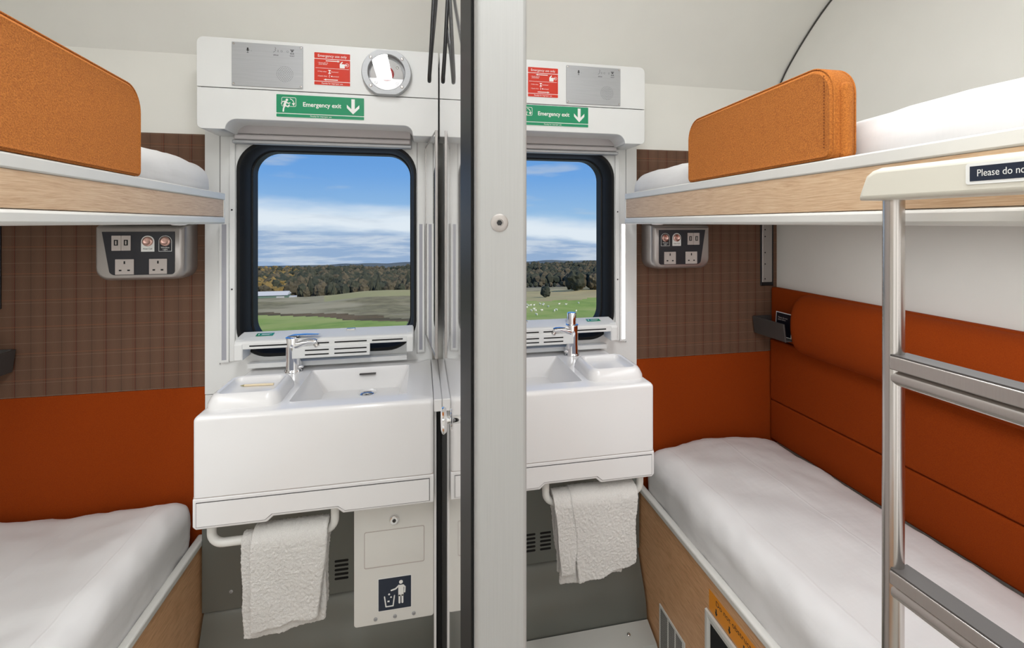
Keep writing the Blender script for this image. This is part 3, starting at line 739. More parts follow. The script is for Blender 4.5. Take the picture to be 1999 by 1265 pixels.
def towel(s):
    w = SIDE[s]
    t = thing('hand_towel', 'white terry hand towel folded over the rail under the %s basin' % w, 'towel', (0.44, 1.37, 0.21), s=s)
    def fold(name, a0, a1, zf, zb, off, skew=0.0, seed=1, a0b=None, a1b=None, zf2=None, th=0.011, pleat=0.0):
        yr, zr = 1.372, 0.475; R = 0.014+off; path = []
        zf2 = zf if zf2 is None else zf2
        NZ = 36; NA = 36; bm = new(); G = []
        for i in range(NA+1):
            u = i/NA; row = []
            zend = zf+(zf2-zf)*u
            pts = []
            for j in range(NZ+1): pts.append((yr-R, zend+(zr-zend)*j/NZ, 'f', 1-j/NZ))
            for j in range(1, 8): q = pi*j/8; pts.append((yr-R*cos(q), zr+R*sin(q), 't', 0))
            for j in range(NZ+1): pts.append((yr+R, zr+(zb-zr)*j/NZ, 'b', j/NZ))
            for (y, z, kd, dn) in pts:
                A0 = a0+((a0b-a0)*dn if a0b is not None else 0); A1 = a1+((a1b-a1)*dn if a1b is not None else 0)
                a = A0+(A1-A0)*u
                edge = 0.012*(noise.noise(Vector((z*9, seed, 0)))) * (1 if u > 0.5 else -1)*abs(u-0.5)*2
                wv = 0.007*noise.noise(Vector((a*14+seed, z*7, seed)))*dn*(1 if kd != 't' else 0) + pleat*dn*sin(u*pi*2.2+seed)
                zz = z + (0.010*dn*noise.noise(Vector((u*4+seed, 3, 1))) if kd != 't' else 0)
                row.append(bm.verts.new((a+edge*0.5, y+(wv if kd == 'f' else -abs(wv) if kd=='b' else 0), zz)))
            G.append(row)
        for i in range(NA):
            for j in range(len(G[0])-1): bm.faces.new((G[i][j], G[i+1][j], G[i+1][j+1], G[i][j+1]))
        for v in bm.verts: pass
        o = obj(name, bm, 'towel', t, s=s)
        sm = o.modifiers.new('solid', 'SOLIDIFY'); sm.thickness = th; sm.offset = 0
        bv = o.modifiers.new('bevel', 'BEVEL'); bv.width = th*0.42; bv.segments = 3; bv.limit_method = 'ANGLE'; bv.angle_limit = radians(50)
        ss = o.modifiers.new('sub', 'SUBSURF'); ss.levels = 2; ss.render_levels = 2
        tx = bpy.data.textures.new('terry', 'CLOUDS'); tx.noise_scale = 0.007
        dm = o.modifiers.new('disp', 'DISPLACE'); dm.texture = tx; dm.strength = 0.0042; dm.mid_level = 0.5
        return o
    if s < 0:
        fold('inner_fold', 0.330, 0.552, 0.235, 0.26, 0.004, seed=1, a0b=0.335, a1b=0.545, zf2=0.212, pleat=0.006)
        fold('outer_fold', 0.324, 0.524, 0.262, 0.30, 0.019, seed=4, a0b=0.352, a1b=0.520, zf2=0.240, pleat=0.003)
    else:
        fold('inner_fold', 0.345, 0.592, 0.222, 0.24, 0.004, seed=2, a0b=0.352, a1b=0.560, zf2=0.232, pleat=0.003)
        fold('narrow_fold', 0.334, 0.405, 0.262, 0.30, 0.018, seed=5, a0b=0.352, a1b=0.398, zf2=0.270)
        fold('outer_fold', 0.388, 0.603, 0.232, 0.30, 0.022, seed=8, a0b=0.408, a1b=0.600, zf2=0.268, pleat=0.003)
def under_basin(s):
    w = SIDE[s]
    t = thing('heater_cover', 'grey metal heater cover with slots below the %s basin' % w, 'heater cover', (0.42, 1.7, FZ), s=s)
    x0, x1 = 0.0195 if s > 0 else 0.0125, 0.7945
    bm = new(); box(bm, x0, x1, 1.700, D-0.0125, 0.035, 0.699); obj('upper_plate', bm, 'zinc', t, s=s)
    pr = [(D-0.001, 0.032), (1.722, 0.030), (1.706, 0.012), (1.680, -0.055), (1.655, -0.105), (1.640, -0.150), (1.635, -0.200), (1.640, -0.245), (D-0.001, -0.245)]
    pr = [pr[0]]+[p for p in smooth_prof(pr[1:8], 2)]+[pr[-1]]
    bm = new(); prism(bm, pr, 0, x0, x1); obj('curved_cover', bm, 'zinc', t, s=s)
    bm = new(); prism(bm, [(1.6345, -0.200), (1.632, -0.196), (1.56, -0.228), (1.55, -0.248), (1.6345, -0.248)], 0, x0, x1); obj('skirting', bm, 'vinyl_floor', t, s=s)
    bm = new()
    for col in ((0.255, 0.300), (0.318, 0.362), (0.38, 0.424)) if s > 0 else ((0.258, 0.305), (0.325, 0.372), (0.575, 0.62)):
        bm = new()
        for i in range(5):
            z = 0.148-0.0155*i; bm2 = rrect(col[0], col[1], z-0.004, z+0.004, 0.0038, 4); prism(bm, bm2, 1, 1.6992, 1.7003)
        obj('slot_column', bm, 'dark_hole', t, s=s, smooth=False)
    for a, z, y in ((0.705, 0.095, 1.6995),): screw(t, (XM+s*a, y, z), (0,-1,0), 0.006, 'alu_plate')
    screw(t, (XM+s*0.70, 1.598, -0.209), (0,-0.4,1), 0.006, 'steel')
def bin_unit():
    s = -1
    t = thing('waste_bin', 'white litter bin with lock and flap hung under the left basin', 'waste bin', (0.148, 1.5, 0.155), s=s)
    x0, x1, Yb = 0.033, 0.264, 1.400
    bm = new(); prism(bm, rrect(x0, x1, 0.156, 0.5375, 0.008, 4), 1, Yb, Yb+0.004); obj('front_panel', bm, 'white_paint', t, s=s, bev=0.001)
    bm = new(); box(bm, x0+0.002, x1-0.002, Yb+0.004, 1.69, 0.165, 0.5375); obj('body', bm, 'white_paint', t, s=s)
    fl = [(0.061, 0.329), (0.235, 0.329), (0.235, 0.434), (0.061, 0.434)]
    bm = new(); prism(bm, rrect(0.0605, 0.2355, 0.325, 0.434, 0.005, 4), 1, Yb-0.0006, Yb+0.002); rim = obj('flap_recess', bm, 'socket_grey', t, s=s, smooth=False)
    bm = new(); loft(bm, [[(x, Yb-0.0004, z) for x, z in rrect(0.062, 0.234, 0.3265, 0.4325, 0.004, 4)], [(x, Yb-0.0010, z) for x, z in rrect(0.064, 0.232, 0.330, 0.4305, 0.004, 4)]]); obj('flap', bm, 'white_paint', t, s=s)
    c = (XM-0.149, Yb, 0.463); bm = new(); lathe2(bm, c, (0,-1,0), [(0, 0.0150), (0.004, 0.0150), (0.008, 0.0125), (0.009, 0.009), (0.0085, 0.006)], 28); lk = obj('lock', bm, 'chrome', t)
    bm = new(); lathe2(bm, (c[0], Yb-0.0086, c[2]), (0,-1,0), [(0, 0.0055), (0.0012, 0.005)], 20); obj('key_barrel', bm, 'grey_plastic', lk)
    bm = new(); box(bm, c[0]-0.0008, c[0]+0.0008, Yb-0.0104, Yb-0.0098, c[2]-0.003, c[2]+0.003); obj('keyhole', bm, 'black', lk, smooth=False)
    for a in (0.203, 0.147, 0.092): screw(t, (XM-a, Yb-0.0002, 0.1725), (0,-1,0), 0.0055, 'alu_plate')
    S = Surf((XM-0.1945, Yb-0.0003, 0.1945), (1,0,0), (0,0,1)); L = 0.0945
    bm = new(); S.rect(bm, -0.002, L+0.002, -0.002, L+0.002, 0, 0.0005); sg = obj('litter_sign', bm, 'sign_white', t, smooth=False)
    bm = new(); S.rect(bm, 0, L, 0, L, 0.0005, 0.0008); obj('navy_field', bm, 'navy', sg, smooth=False)
    bm = new(); h = 0.0011; K = L/220.0     # symbol drawn on a 220 grid
    P = lambda x, y: (x*K, (220-y)*K)
    S.disc(bm, 151*K, (220-37)*K, 13*K, 0.0008, h, 20)
    S.poly(bm, [P(133,57), P(169,57), P(169,135), P(133,135)], 0.0008, h)
    S.stroke(bm, [P(137,60), P(115,80), P(86,87)], 10*K, 0.0008, h); S.stroke(bm, [P(166,62), P(178,75), P(176,110)], 10*K, 0.0008, h)
    S.stroke(bm, [P(141,120), P(141,180)], 13*K, 0.0008, h); S.stroke(bm, [P(161,120), P(161,180)], 13*K, 0.0008, h)
    S.stroke(bm, [P(40,125), P(50,195), P(98,195), P(107,125)], 8*K, 0.0008, h)
    for x, y, q in ((71,112,8), (84,133,7), (67,160,7)):
        S.poly(bm, [P(x-q,y), P(x,y-q), P(x+q,y), P(x,y+q)] if y < 150 else [P(x-q,y-q+2), P(x+q,y-q+2), P(x+q,y+q-2), P(x-q,y+q-2)], 0.0008, h)
    obj('litter_pictogram', bm, 'sign_white', sg, smooth=False)
def socket_unit(s):
    w = SIDE[s]
    t = thing('power_outlet_unit', 'silver outlet unit with black fascia on the tartan wall, %s compartment' % w, 'power outlet', (0.93, 1.68, 1.165), s=s)
    L = []
    def outl(x0, x1, z0, z1, r0, r1): return rrect(x0, x1, z0, z1, r0, 8, rr=(r0, r1, 0.006, 0.006))
    for (x0, x1, z0, z1, y) in ((0.826, 1.078, 1.164, 1.346, D-0.0045), (0.822, 1.076, 1.165, 1.345, 1.700), (0.816, 1.070, 1.168, 1.342, 1.655), (0.817, 1.066, 1.171, 1.339, 1.642), (0.822, 1.061, 1.176, 1.334, 1.633), (0.828, 1.056, 1.180, 1.330, 1.630)):
        L.append([(a, y, z) for a, z in outl(x0, x1, z0, z1, 0.040, 0.035)])
    bm = new(); loft(bm, L); obj('casing', bm, 'silver', t, s=s)
    y = 1.630
    fo = [(0.840, 1.322), (1.043, 1.322)]
    pts = [(0.842, 1.322), (0.842, 1.196)]+[(0.852-0.010*cos(q), 1.196-0.010*sin(q)) for q in [pi/2*i/5 for i in range(1,6)]]
    pts += [(1.006+0.018*sin(q), 1.202-0.016*cos(q)) for q in [pi/2*i/6 for i in range(0,6)]]+[(1.043, 1.322)]
    bm = new(); prism(bm, pts, 1, y-0.0025, y); f = obj('fascia', bm, 'fascia', t, s=s, bev=0.0005)
    yy = y-0.0025
    def plate(name, a0, a1, z0, z1):
        bm = new(); prism(bm, rrect(a0, a1, z0, z1, 0.001, 2), 1, yy-0.0025, yy); return obj(name, bm, 'socket_grey', f, s=s, bev=0.0004)
    for nm, a0, a1 in (('usb_socket', 0.990, 1.0155), ('usb_socket', 0.9635, 0.989)):
        plate(nm, a0, a1, 1.263, 1.310)
    bm = new()
    for a in (1.003, 0.976):
        bm = new(); box(bm, a-0.0055, a+0.0055, yy-0.0030, yy-0.0026, 1.279, 1.297); obj('usb_slot', bm, 'dark_hole', f, s=s, smooth=False)
        bm = new(); box(bm, a-0.0018, a+0.0018, yy-0.0034, yy-0.0029, 1.282, 1.294); obj('usb_tongue', bm, 'socket_grey', f, s=s, smooth=False)
    for a0, a1 in ((0.9545, 1.0055), (0.8625, 0.9125)):
        plate('mains_socket', a0, a1, 1.188, 1.236)
        bm = new(); cc = (a0+a1)/2
        box(bm, cc-0.002, cc+0.002, yy-0.0030, yy-0.0024, 1.221, 1.230)
        for q in (-0.0115, 0.0115): box(bm, cc+q-0.0035, cc+q+0.0035, yy-0.0030, yy-0.0024, 1.199, 1.2035)
        obj('pin_holes', bm, 'dark_hole', f, s=s, smooth=False)
    def arch(c, w_, z0, z1): return [(c-w_, z0), (c+w_, z0)]+[(c+w_*cos(q), z1-w_+w_*sin(q)) for q in [pi*i/12 for i in range(13)]]
    for a, nm, lit in ((0.917, 'Host Call', True), (0.868, 'Window\nLight', False)):
        bm = new(); prism(bm, arch(a, 0.0185, 1.259, 1.3095), 1, yy-0.0006, yy); g = obj('button_label', bm, 'sign_white', f, s=s, smooth=False)
        g['label'] = 'white label reading Host Call' if lit else 'black label reading Window Light'
        if not lit:
            bm = new(); prism(bm, arch(a, 0.0172, 1.2603, 1.3082), 1, yy-0.0010, yy-0.0004); obj('label_field', bm, 'fascia', f, s=s, smooth=False)
        S = Surf((XM+s*a, yy-0.0011, 1.268), (1,0,0), (0,0,1))
        text('label_text', nm, 0.0068, S, 0, 0 if lit else 0.0005, 'ink' if lit else 'sign_white', f, h=0.0)
        bm = new(); lathe2(bm, (XM+s*a, yy-0.0006, 1.291), (0,-1,0), [(0, 0.0150), (0.002, 0.0150), (0.004, 0.013), (0.0045, 0.0105), (0.0038, 0.0095), (0.0042, 0.001)], 28); obj('push_button', bm, 'copper_button', f)
def track(s):
    w = SIDE[s]
    t = thing('ladder_track', 'slotted metal rail in a black channel on the tartan wall, %s compartment' % w, 'rail', (1.42, 1.74, 1.075), s=s)
    bm = new(); box(bm, 1.388, 1.452, D-0.010, D-0.0042, 1.074, 1.346); obj('channel', bm, 'black', t, s=s, bev=0.002)
    bm = new(); box(bm, 1.391, 1.440, D-0.016, D-0.010, 1.090, 1.346); obj('rail', bm, 'silver', t, s=s, bev=0.002)
    bm = new()
    for z in (1.32, 1.29, 1.22, 1.17, 1.105):
        bm = new(); lathe2(bm, (1.404, D-0.0158, z), (0,-1,0), [(0, 0.003), (0.0008, 0.003)], 10); obj('rail_hole', bm, 'dark_hole', t, s=s, smooth=False)
def shelf(s):
    w = SIDE[s]
    t = thing('wall_pocket', 'dark grey plastic wall pocket behind the bolster, %s compartment' % w, 'shelf', (1.40, 1.6, 0.87), s=s)
    a0, a1, y0, y1 = 1.344, (1.4375 if s > 0 else 1.472), 1.562, 1.735
    bm = new(); prism(bm, [(a0+0.010, 0.872), (a1, 0.872), (a1, 0.880), (a0+0.016, 0.880), (a0+0.008, 0.945), (a0, 0.945)], 1, y0, y1); obj('tray', bm, 'grey_plastic', t, s=s, bev=0.002)
    bm = new(); box(bm, a0+0.012, a1, y1-0.004, y1+0.003, 0.880, 0.945); obj('end_wall', bm, 'grey_plastic', t, s=s)
def card():
    c = new(); S = Surf((1.458, 1.60, 0.925), (0,-1,0), (-0.10,0,1))
    t = thing('notice_card', 'small black notice card with white border standing in the right wall pocket', 'card', (1.458, 1.57, 0.882))
    S = Surf((1.456, 1.655, 0.8815), (0,-1,0), (0.06,0,1))
    S.rect(c, 0, 0.085, 0, 0.098, 0, 0.001); obj('border', c, 'sign_white', t, smooth=False)
    c = new(); S.rect(c, 0.003, 0.082, 0.003, 0.095, 0.001, 0.0012); obj('face', c, 'fascia', t, smooth=False)
    text('card_text', 'Please do not\nplace items', 0.009, S, 0.012, 0.072, 'socket_grey', t, h=0.0013, align='LEFT')
def lower_bunk(s):
    w = SIDE[s]
    aw = 1.435 if s > 0 else (XM-XL-0.003)
    t = thing('lower_bunk', 'lower bunk base with oak front and white rail, %s compartment' % w, 'bed', (1.1, 0.7, FZ), s=s)
    bm = new(); box(bm, 0.803, 0.820, -0.8, D-0.006, FZ+0.001, 0.262); obj('front_panel', bm, 'oak_base', t, s=s, smooth=False)
    bm = new(); box(bm, 0.820, aw, -0.8, D-0.006, 0.160, 0.193); obj('bed_base', bm, 'white_paint', t, s=s, smooth=False)
    bm = new(); box(bm, 0.796, 0.822, -0.8, D-0.008, 0.258, 0.280); obj('edge_rail', bm, 'white_paint', t, s=s, bev=0.005, segs=3)
    if s > 0:
        # louvre vent
        vb = new(); prism(vb, [(1.551, -0.068), (1.385, -0.068), (1.385, -0.242), (1.551, -0.242)], 0, 0.799, 0.8035); v = obj('vent_plate', vb, 'white_paint', t, s=s, bev=0.001)
        bm = new()
        for i in range(30):
            y = 1.538-0.0047*i
            for j in range(20): 
                z = -0.080-0.0075*j
                if i in (10, 11, 20, 21): continue
                box(bm, 0.7985, 0.7995, y-0.0015, y+0.0015, z-0.0026, z+0.0026)
        g = obj('vent_holes', bm, 'grey_plastic', v, s=s, smooth=False); g['kind'] = 'stuff'
        # footwell opening with a frame
        y0, y1, zt, zb = 0.62, 1.268, 0.152, -0.236
        def ring(x, ins): return [(x, y1-ins, zt-ins), (x, y0+ins, zt-ins), (x, y0+ins, zb+ins), (x, y1-ins, zb+ins)]
        bm = new(); loft(bm, [ring(0.802, 0), ring(0.795, 0.001), ring(0.794, 0.012), ring(0.797, 0.022), ring(0.797, 0.026)], False, False); fr = obj('opening_frame', bm, 'white_paint', t, s=s, smooth=False)
        bm = new(); prism(bm, [(y1-0.026, zt-0.026), (y0+0.026, zt-0.026), (y0+0.026, zb+0.026), (y1-0.026, zb+0.026)], 0, 0.7975, 0.799); obj('opening', bm, 'dark_hole', t, s=s, smooth=False)
        # amber sticker
        S = Surf((XM+0.8028, 1.256, 0.158), (0,-1,0), (0,0,1)); L = 0.31; H_ = 0.062
        bm = new(); S.rect(bm, 0, L, 0, H_, 0, 0.0006); sg = obj('warning_sticker', bm, 'amber_sign', t, smooth=False); sg['label'] = 'amber sticker reading Do not obstruct this area'
        text('sticker_text', 'Do not obstruct this area', 0.0215, S, 0.150, 0.0445, 'ink', sg, h=0.0008, sx=1.05)
        bm = new()
        for x in (0.035, 0.095, 0.155, 0.215, 0.275):
            S.rect(bm, x-0.0025, x+0.0025, 0.014, 0.027, 0.0006, 0.0009); S.poly(bm, [(x, 0.005), (x-0.006, 0.016), (x+0.006, 0.016)], 0.0006, 0.0009)
        obj('sticker_arrows', bm, 'ink', sg, smooth=False)
    m = new()
    soft(m, 0.8225, aw-(0.001 if s > 0 else 0.016), -0.75, D-0.012, 0.195, 0.424 if s > 0 else 0.436, 0.070, step=0.02, namp=0.007, nsc=7, crown=0.034 if s > 0 else -0.022, seed=3*s)
    o = tag(obj('mattress', m, 'sheet', s=s), 'lower mattress under a plain white sheet, %s compartment' % w, 'mattress')
    # crease of the folded sheet
    return o
def upper_bunk(s):
    w = SIDE[s]
    # rim runs from the window wall towards the viewer, widening towards the aisle
    if s < 0: e0, k_ = 0.6845, -0.088
    else: e0, k_ = 0.6837, -0.067
    Y0 = 1.60; E = lambda y: e0+k_*(Y0-y)
    zt = 1.4445 if s < 0 else 1.4600
    aw = (XR-XM if s > 0 else XM-XL)-0.002
    yn = -0.5
    t = thing('upper_bunk', 'upper bunk shelf with oak front and white edging, %s compartment' % w, 'bed', (1.1, 0.6, 1.35), s=s)
    def bar(name, x0, x1, z0, z1, m, ya=yn, yb=Y0, bev=0.003):
        bm = new()
        vs = [bm.verts.new((x, y, z)) for (x, y) in ((E(ya)+x0, ya), (E(yb)+x0, yb), (E(yb)+x1, yb), (E(ya)+x1, ya)) for z in (z0, z1)]
        for f in ((0,2,4,6), (1,7,5,3), (0,1,3,2), (2,3,5,4), (4,5,7,6), (6,7,1,0)): bm.faces.new([vs[i] for i in f])
        return obj(name, bm, m, t, s=s, bev=bev)
    bar('top_rail', 0, 0.030, zt-0.022, zt, 'white_paint')
    bar('front_panel', 0.002, 0.020, 1.370, zt-0.0225, 'oak', yb=Y0-0.012, bev=0)
    bar('bottom_rail', 0.0, 0.030, 1.346, 1.3695, 'white_paint', bev=0.006)
    bm = new(); box(bm, e0, e0+0.034, Y0-0.011, Y0+0.001, 1.3465, zt-0.001); obj('end_cap', bm, 'white_paint', t, s=s, bev=0.004)
    bm = new()
    pl = [(E(yn)+0.028, yn), (E(Y0)+0.034, Y0), (aw, Y0), (aw, yn)]
    prism(bm, pl, 2, 1.352, 1.400); obj('bunk_board', bm, 'white_paint', t, s=s, smooth=False)
    bm = new(); box(bm, aw-0.3 if s>0 else 0.81, aw, Y0, D-0.006, 1.352, 1.40)
    obj('wall_bracket', bm, 'white_paint', t, s=s, smooth=False)
    # mattress
    m = new(); x0 = e0+0.049
    soft(m, x0, aw-0.004, -0.45, 1.655, 1.4005, 1.540, 0.058, step=0.03, namp=0.006, nsc=6, crown=0.010, seed=5+s, taper=lambda y: k_*(Y0-y)*0.9)
    m2 = [v for v in m.verts]
    for v in m2: v.co.x = min(v.co.x, aw-0.003)
    tag(obj('mattress', m, 'sheet', s=s), 'upper mattress under a plain white sheet, %s compartment' % w, 'mattress')
    # little reading lamp under the board
    d = thing('downlight', 'small round downlight under the upper bunk by the outlet unit, %s compartment' % w, 'light', (0.835, 1.60, 1.343), s=s)
    bm = new(); lathe2(bm, (XM+s*0.800, 1.565, 1.3515), (0,0,-1), [(0, 0.022), (0.006, 0.022), (0.009, 0.018), (0.010, 0.001)], 24); obj('lamp_ring', bm, 'lampring', d)
    # guard cushion standing on the rim
    yA, yB = (1.134, 0.650) if s > 0 else (1.0725, 0.56)
    ztop, zb = 1.627, zt+0.0005
    g = thing('guard_cushion', 'orange fleece safety guard on the edge of the upper bunk, %s compartment' % w, 'bed guard', (E(0.9)+0.02, 0.9, zt), s=s)
    def outline(ya, yb, z0, z1, r): return rrect(yb, ya, z0, z1, r, 10, rr=(0.012, 0.012, min(r, 0.05), r))
    lps = []; T = 0.046
    for ins, x in ((0.016, 0.000), (0.008, -0.0015), (0.002, 0.003), (0.0, 0.010), (0.0, T-0.010), (0.002, T-0.003), (0.008, T+0.001), (0.016, T)):
        lps.append([(E(y)+x, y, z) for y, z in outline(yA-ins, yB+ins, zb+ins*0.6, ztop-ins, 0.052-ins*0.6)])
    bm = new(); loft(bm, lps); obj('cushion', bm, 'orange_fleece', g, s=s)
    bm = new()
    for x, ins in ((0.0035, 0.002), (T-0.002, 0.002)):
        pts = [(E(y)+x-(0.001 if x < 0.02 else -0.001), y, z) for y, z in outline(yA-ins, yB+ins, zb+ins, ztop-ins+0.001, 0.052)]
        tube(bm, pts+[pts[0]], 0.0017, 8, caps=False)
    obj('piping', bm, 'orange_fleece', g, s=s)
    if s > 0:
        bm = new()
        for i in range(24):
            z = 1.48+0.0054*i; tube(bm, [(E(yB+0.020)-0.0010, yB+0.020, z), (E(yB+0.020)-0.0012, yB+0.020, z+0.0026)], 0.0007, 6)
        obj('stitching', bm, 'stitch', g, s=s)
        bm = new(); box(bm, E(yB)+0.012, E(yB)+0.034, yB-0.010, yB+0.010, zb-0.0, 1.590); obj('end_flap', bm, 'orange_fleece', g, s=s, bev=0.009, segs=4)
def backrest():
    t = thing('backrest', 'rust orange upholstered backrest along the right wall behind the bed', 'backrest', (1.52, 0.7, 0.40))
    y0, y1 = -0.8, D-0.006
    bm = new(); soft(bm, 1.503, XR-0.001, y0, y1, 0.40, 0.574, 0.010, step=0.08); obj('lower_panel', bm, 'rust_fabric', t)
    bm = new(); soft(bm, 1.501, XR-0.001, y0, y1, 0.576, 0.842, 0.010, step=0.08); obj('middle_panel', bm, 'rust_fabric', t)
    bm = new(); soft(bm, 1.507, XR-0.001, y0, y1, 0.844, 1.068, 0.010, step=0.08); obj('upper_panel', bm, 'rust_fabric', t)
    # rounded bolster
    pr = [(1.506, 1.064), (1.480, 1.060), (1.452, 1.040), (1.436, 1.000), (1.430, 0.950), (1.433, 0.900), (1.446, 0.855), (1.470, 0.830), (1.506, 0.824)]
    pr = smooth_prof(pr, 2); yb = 1.555
    bm = new()
    loops = []
    for ins, y in ((0.0, y0), (0.0, yb-0.03), (0.004, yb-0.012), (0.012, yb-0.003), (0.02, yb)):
        loops.append([(1.506-(1.506-x)*(1-ins*4), y, 0.944+(z-0.944)*(1-ins*4)) for x, z in pr])
    loft(bm, loops); obj('bolster', bm, 'rust_fabric', t)
def ladder():
    t = thing('bunk_ladder', 'steel ladder with two visible rungs and cream top cap leaning on right bunk', 'ladder', (0.65, 0.4, FZ))
    p0 = Vector((0.634, 0.508, 0)); dr = Vector((0.022, -0.49, 0)).normalized()
    p1 = p0+dr*0.31
    for p in (p0, p1):
        bm = new(); tube(bm, [(p.x+0.004, p.y+0.006, FZ+0.012), (p.x, p.y, 1.385)], 0.0122, 24); st = obj('stile', bm, 'steel', t)
        bm = new(); tube(bm, [(p.x+0.004, p.y+0.006, FZ+0.0005), (p.x+0.004, p.y+0.006, FZ+0.03)], 0.018, 20); obj('foot', bm, 'rubber', st)
    nrm = Vector((dr.y, -dr.x, 0))      # towards the aisle
    for z in (1.170, 0.880, 0.59, 0.30, 0.02):
        a = p0+dr*0.004; b = p1-dr*0.004
        bm = new(); tube(bm, [(a.x, a.y, z-0.030), (b.x, b.y, z-0.030)], 0.0110, 18); rg = obj('rung', bm, 'steel', t)
        if z in (1.170, 0.880, 0.59):
            bm = new()
            q = [a+nrm*0.014, b+nrm*0.014, b-nrm*0.020, a-nrm*0.020]
            vs = [bm.verts.new((v.x, v.y, zz)) for v in q for zz in (z-0.018, z)]
            for f in ((0,2,4,6), (1,7,5,3), (0,1,3,2), (2,3,5,4), (4,5,7,6), (6,7,1,0)): bm.faces.new([vs[i] for i in f])
            obj('tread', bm, 'steel', rg, bev=0.0015)
            bm = new(); q = [a+nrm*0.0115, b+nrm*0.0115, b-nrm*0.018, a-nrm*0.018]
            vs = [bm.verts.new((v.x, v.y, zz)) for v in q for zz in (z-0.001, z+0.0018)]
            for f in ((0,2,4,6), (1,7,5,3), (0,1,3,2), (2,3,5,4), (4,5,7,6), (6,7,1,0)): bm.faces.new([vs[i] for i in f])
            obj('grip_strip', bm, 'grey_plastic', rg)
    # cap hooked over the bunk edge
    dc = Vector((0.02, -1, 0)).normalized(); n2 = Vector((-1, -0.02, 0))
    c0 = Vector((0.596, 0.530, 0))
    lps = []
    for off, ins in ((0.0, 0.006), (-0.006, 0.0), (-0.030, 0.0), (-0.050, 0.0), (-0.055, 0.004)):
        pts = [(0.0+ins, 1.381+ins*0.5), (0.33-ins, 1.381+ins*0.5), (0.32-ins, 1.4235-ins*0.7)]+[(0.030, 1.4235-ins*0.7), (0.020+ins*0.5, 1.421-ins*0.7), (0.012+ins*0.6, 1.415-ins*0.5), (0.002+ins, 1.390)]
        lps.append([tuple(c0+dc*u-n2*(-off)+Vector((0,0,z))) for u, z in pts])
    bm = new(); loft(bm, lps); cp = obj('top_cap', bm, 'cream', t, bev=0.003, segs=3); cp['label'] = 'cream moulded cap'
    S = Surf(c0+dc*0.130+n2*0.0002+Vector((0,0,1.3925)), dc, (0,0,1))
    bm = new(); S.rect(bm, 0, 0.19, 0, 0.0235, 0, 0.0005, 0.003); sg = obj('notice_sticker', bm, 'sign_white', cp, smooth=False)
    bm = new(); S.rect(bm, 0.004, 0.186, 0.0035, 0.0200, 0.0005, 0.0008); obj('navy_field', bm, 'navy', sg, smooth=False) if False else None
    o2 = obj('sticker_field', bm, 'navy', cp, smooth=False)
    text('sticker_text', 'Please do not', 0.0108, S, 0.0105, 0.0118, 'sign_white', cp, h=0.0010, align='LEFT', sx=0.74)
def mirror_panel():
    t = thing('wall_mirror', 'slim aluminium-framed mirror beside the basin, against the partition', 'mirror', (0.03, 1.57, 0.932))
    A, B = Vector((0.0130, 1.722, 0)), Vector((0.0415, 1.405, 0)); d = (B-A).normalized(); n = Vector((-d.y, d.x, 0))
    if n.x > 0: n = -n
    z0, z1 = 0.934, 1.6335
    def slab(q0, q1, h0, h1, za, zb):
        bm = new(); q = [A+d*q0+n*h0, A+d*q1+n*h0, A+d*q1+n*h1, A+d*q0+n*h1]
        vs = [bm.verts.new((v.x, v.y, zz)) for v in q for zz in (za, zb)]
        for f in ((0,2,4,6), (1,7,5,3), (0,1,3,2), (2,3,5,4), (4,5,7,6), (6,7,1,0)): bm.faces.new([vs[i] for i in f])
        return bm
    L = (B-A).length
    obj('glass', slab(0.004, L-0.006, -0.002, 0.0008, z0+0.004, z1-0.004), 'mirror', t, smooth=False)
    obj('frame_edge', slab(L-0.008, L, -0.0055, 0.003, z0, z1), 'alu_frame', t, bev=0.001)
    obj('frame_edge', slab(0, 0.006, -0.003, 0.002, z0, z1), 'alu_frame', t)
    obj('frame_edge', slab(0.006, L-0.008, -0.004, 0.002, z1-0.006, z1), 'alu_frame', t)
    obj('frame_edge', slab(0.006, L-0.008, -0.004, 0.002, z0, z0+0.006), 'alu_frame', t)
def knob():
    t = thing('coat_hook', 'polished round coat hook sticking out of the glossy partition', 'hook', (0.05, 0.712, 1.02))
    Yk = 0.712; z = 1.043
    bm = new(); lathe2(bm, (0.0565, Yk, z), (-1,0,0), [(0, 0.006), (0.020, 0.006)], 20); obj('stem', bm, 'chrome', t)
    bm = new(); lathe2(bm, (0.0370, Yk, z), (-1,0,0), [(0, 0.017), (0.001, 0.018), (0.0045, 0.0205), (0.007, 0.019), (0.0085, 0.014), (0.009, 0.001)], 32); obj('disc', bm, 'chrome', t)
    bm = new(); lathe2(bm, (0.0460, Yk, z), (-1,0,0), [(0, 0.014), (0.0015, 0.017), (0.003, 0.015)], 28); obj('collar', bm, 'chrome', t)
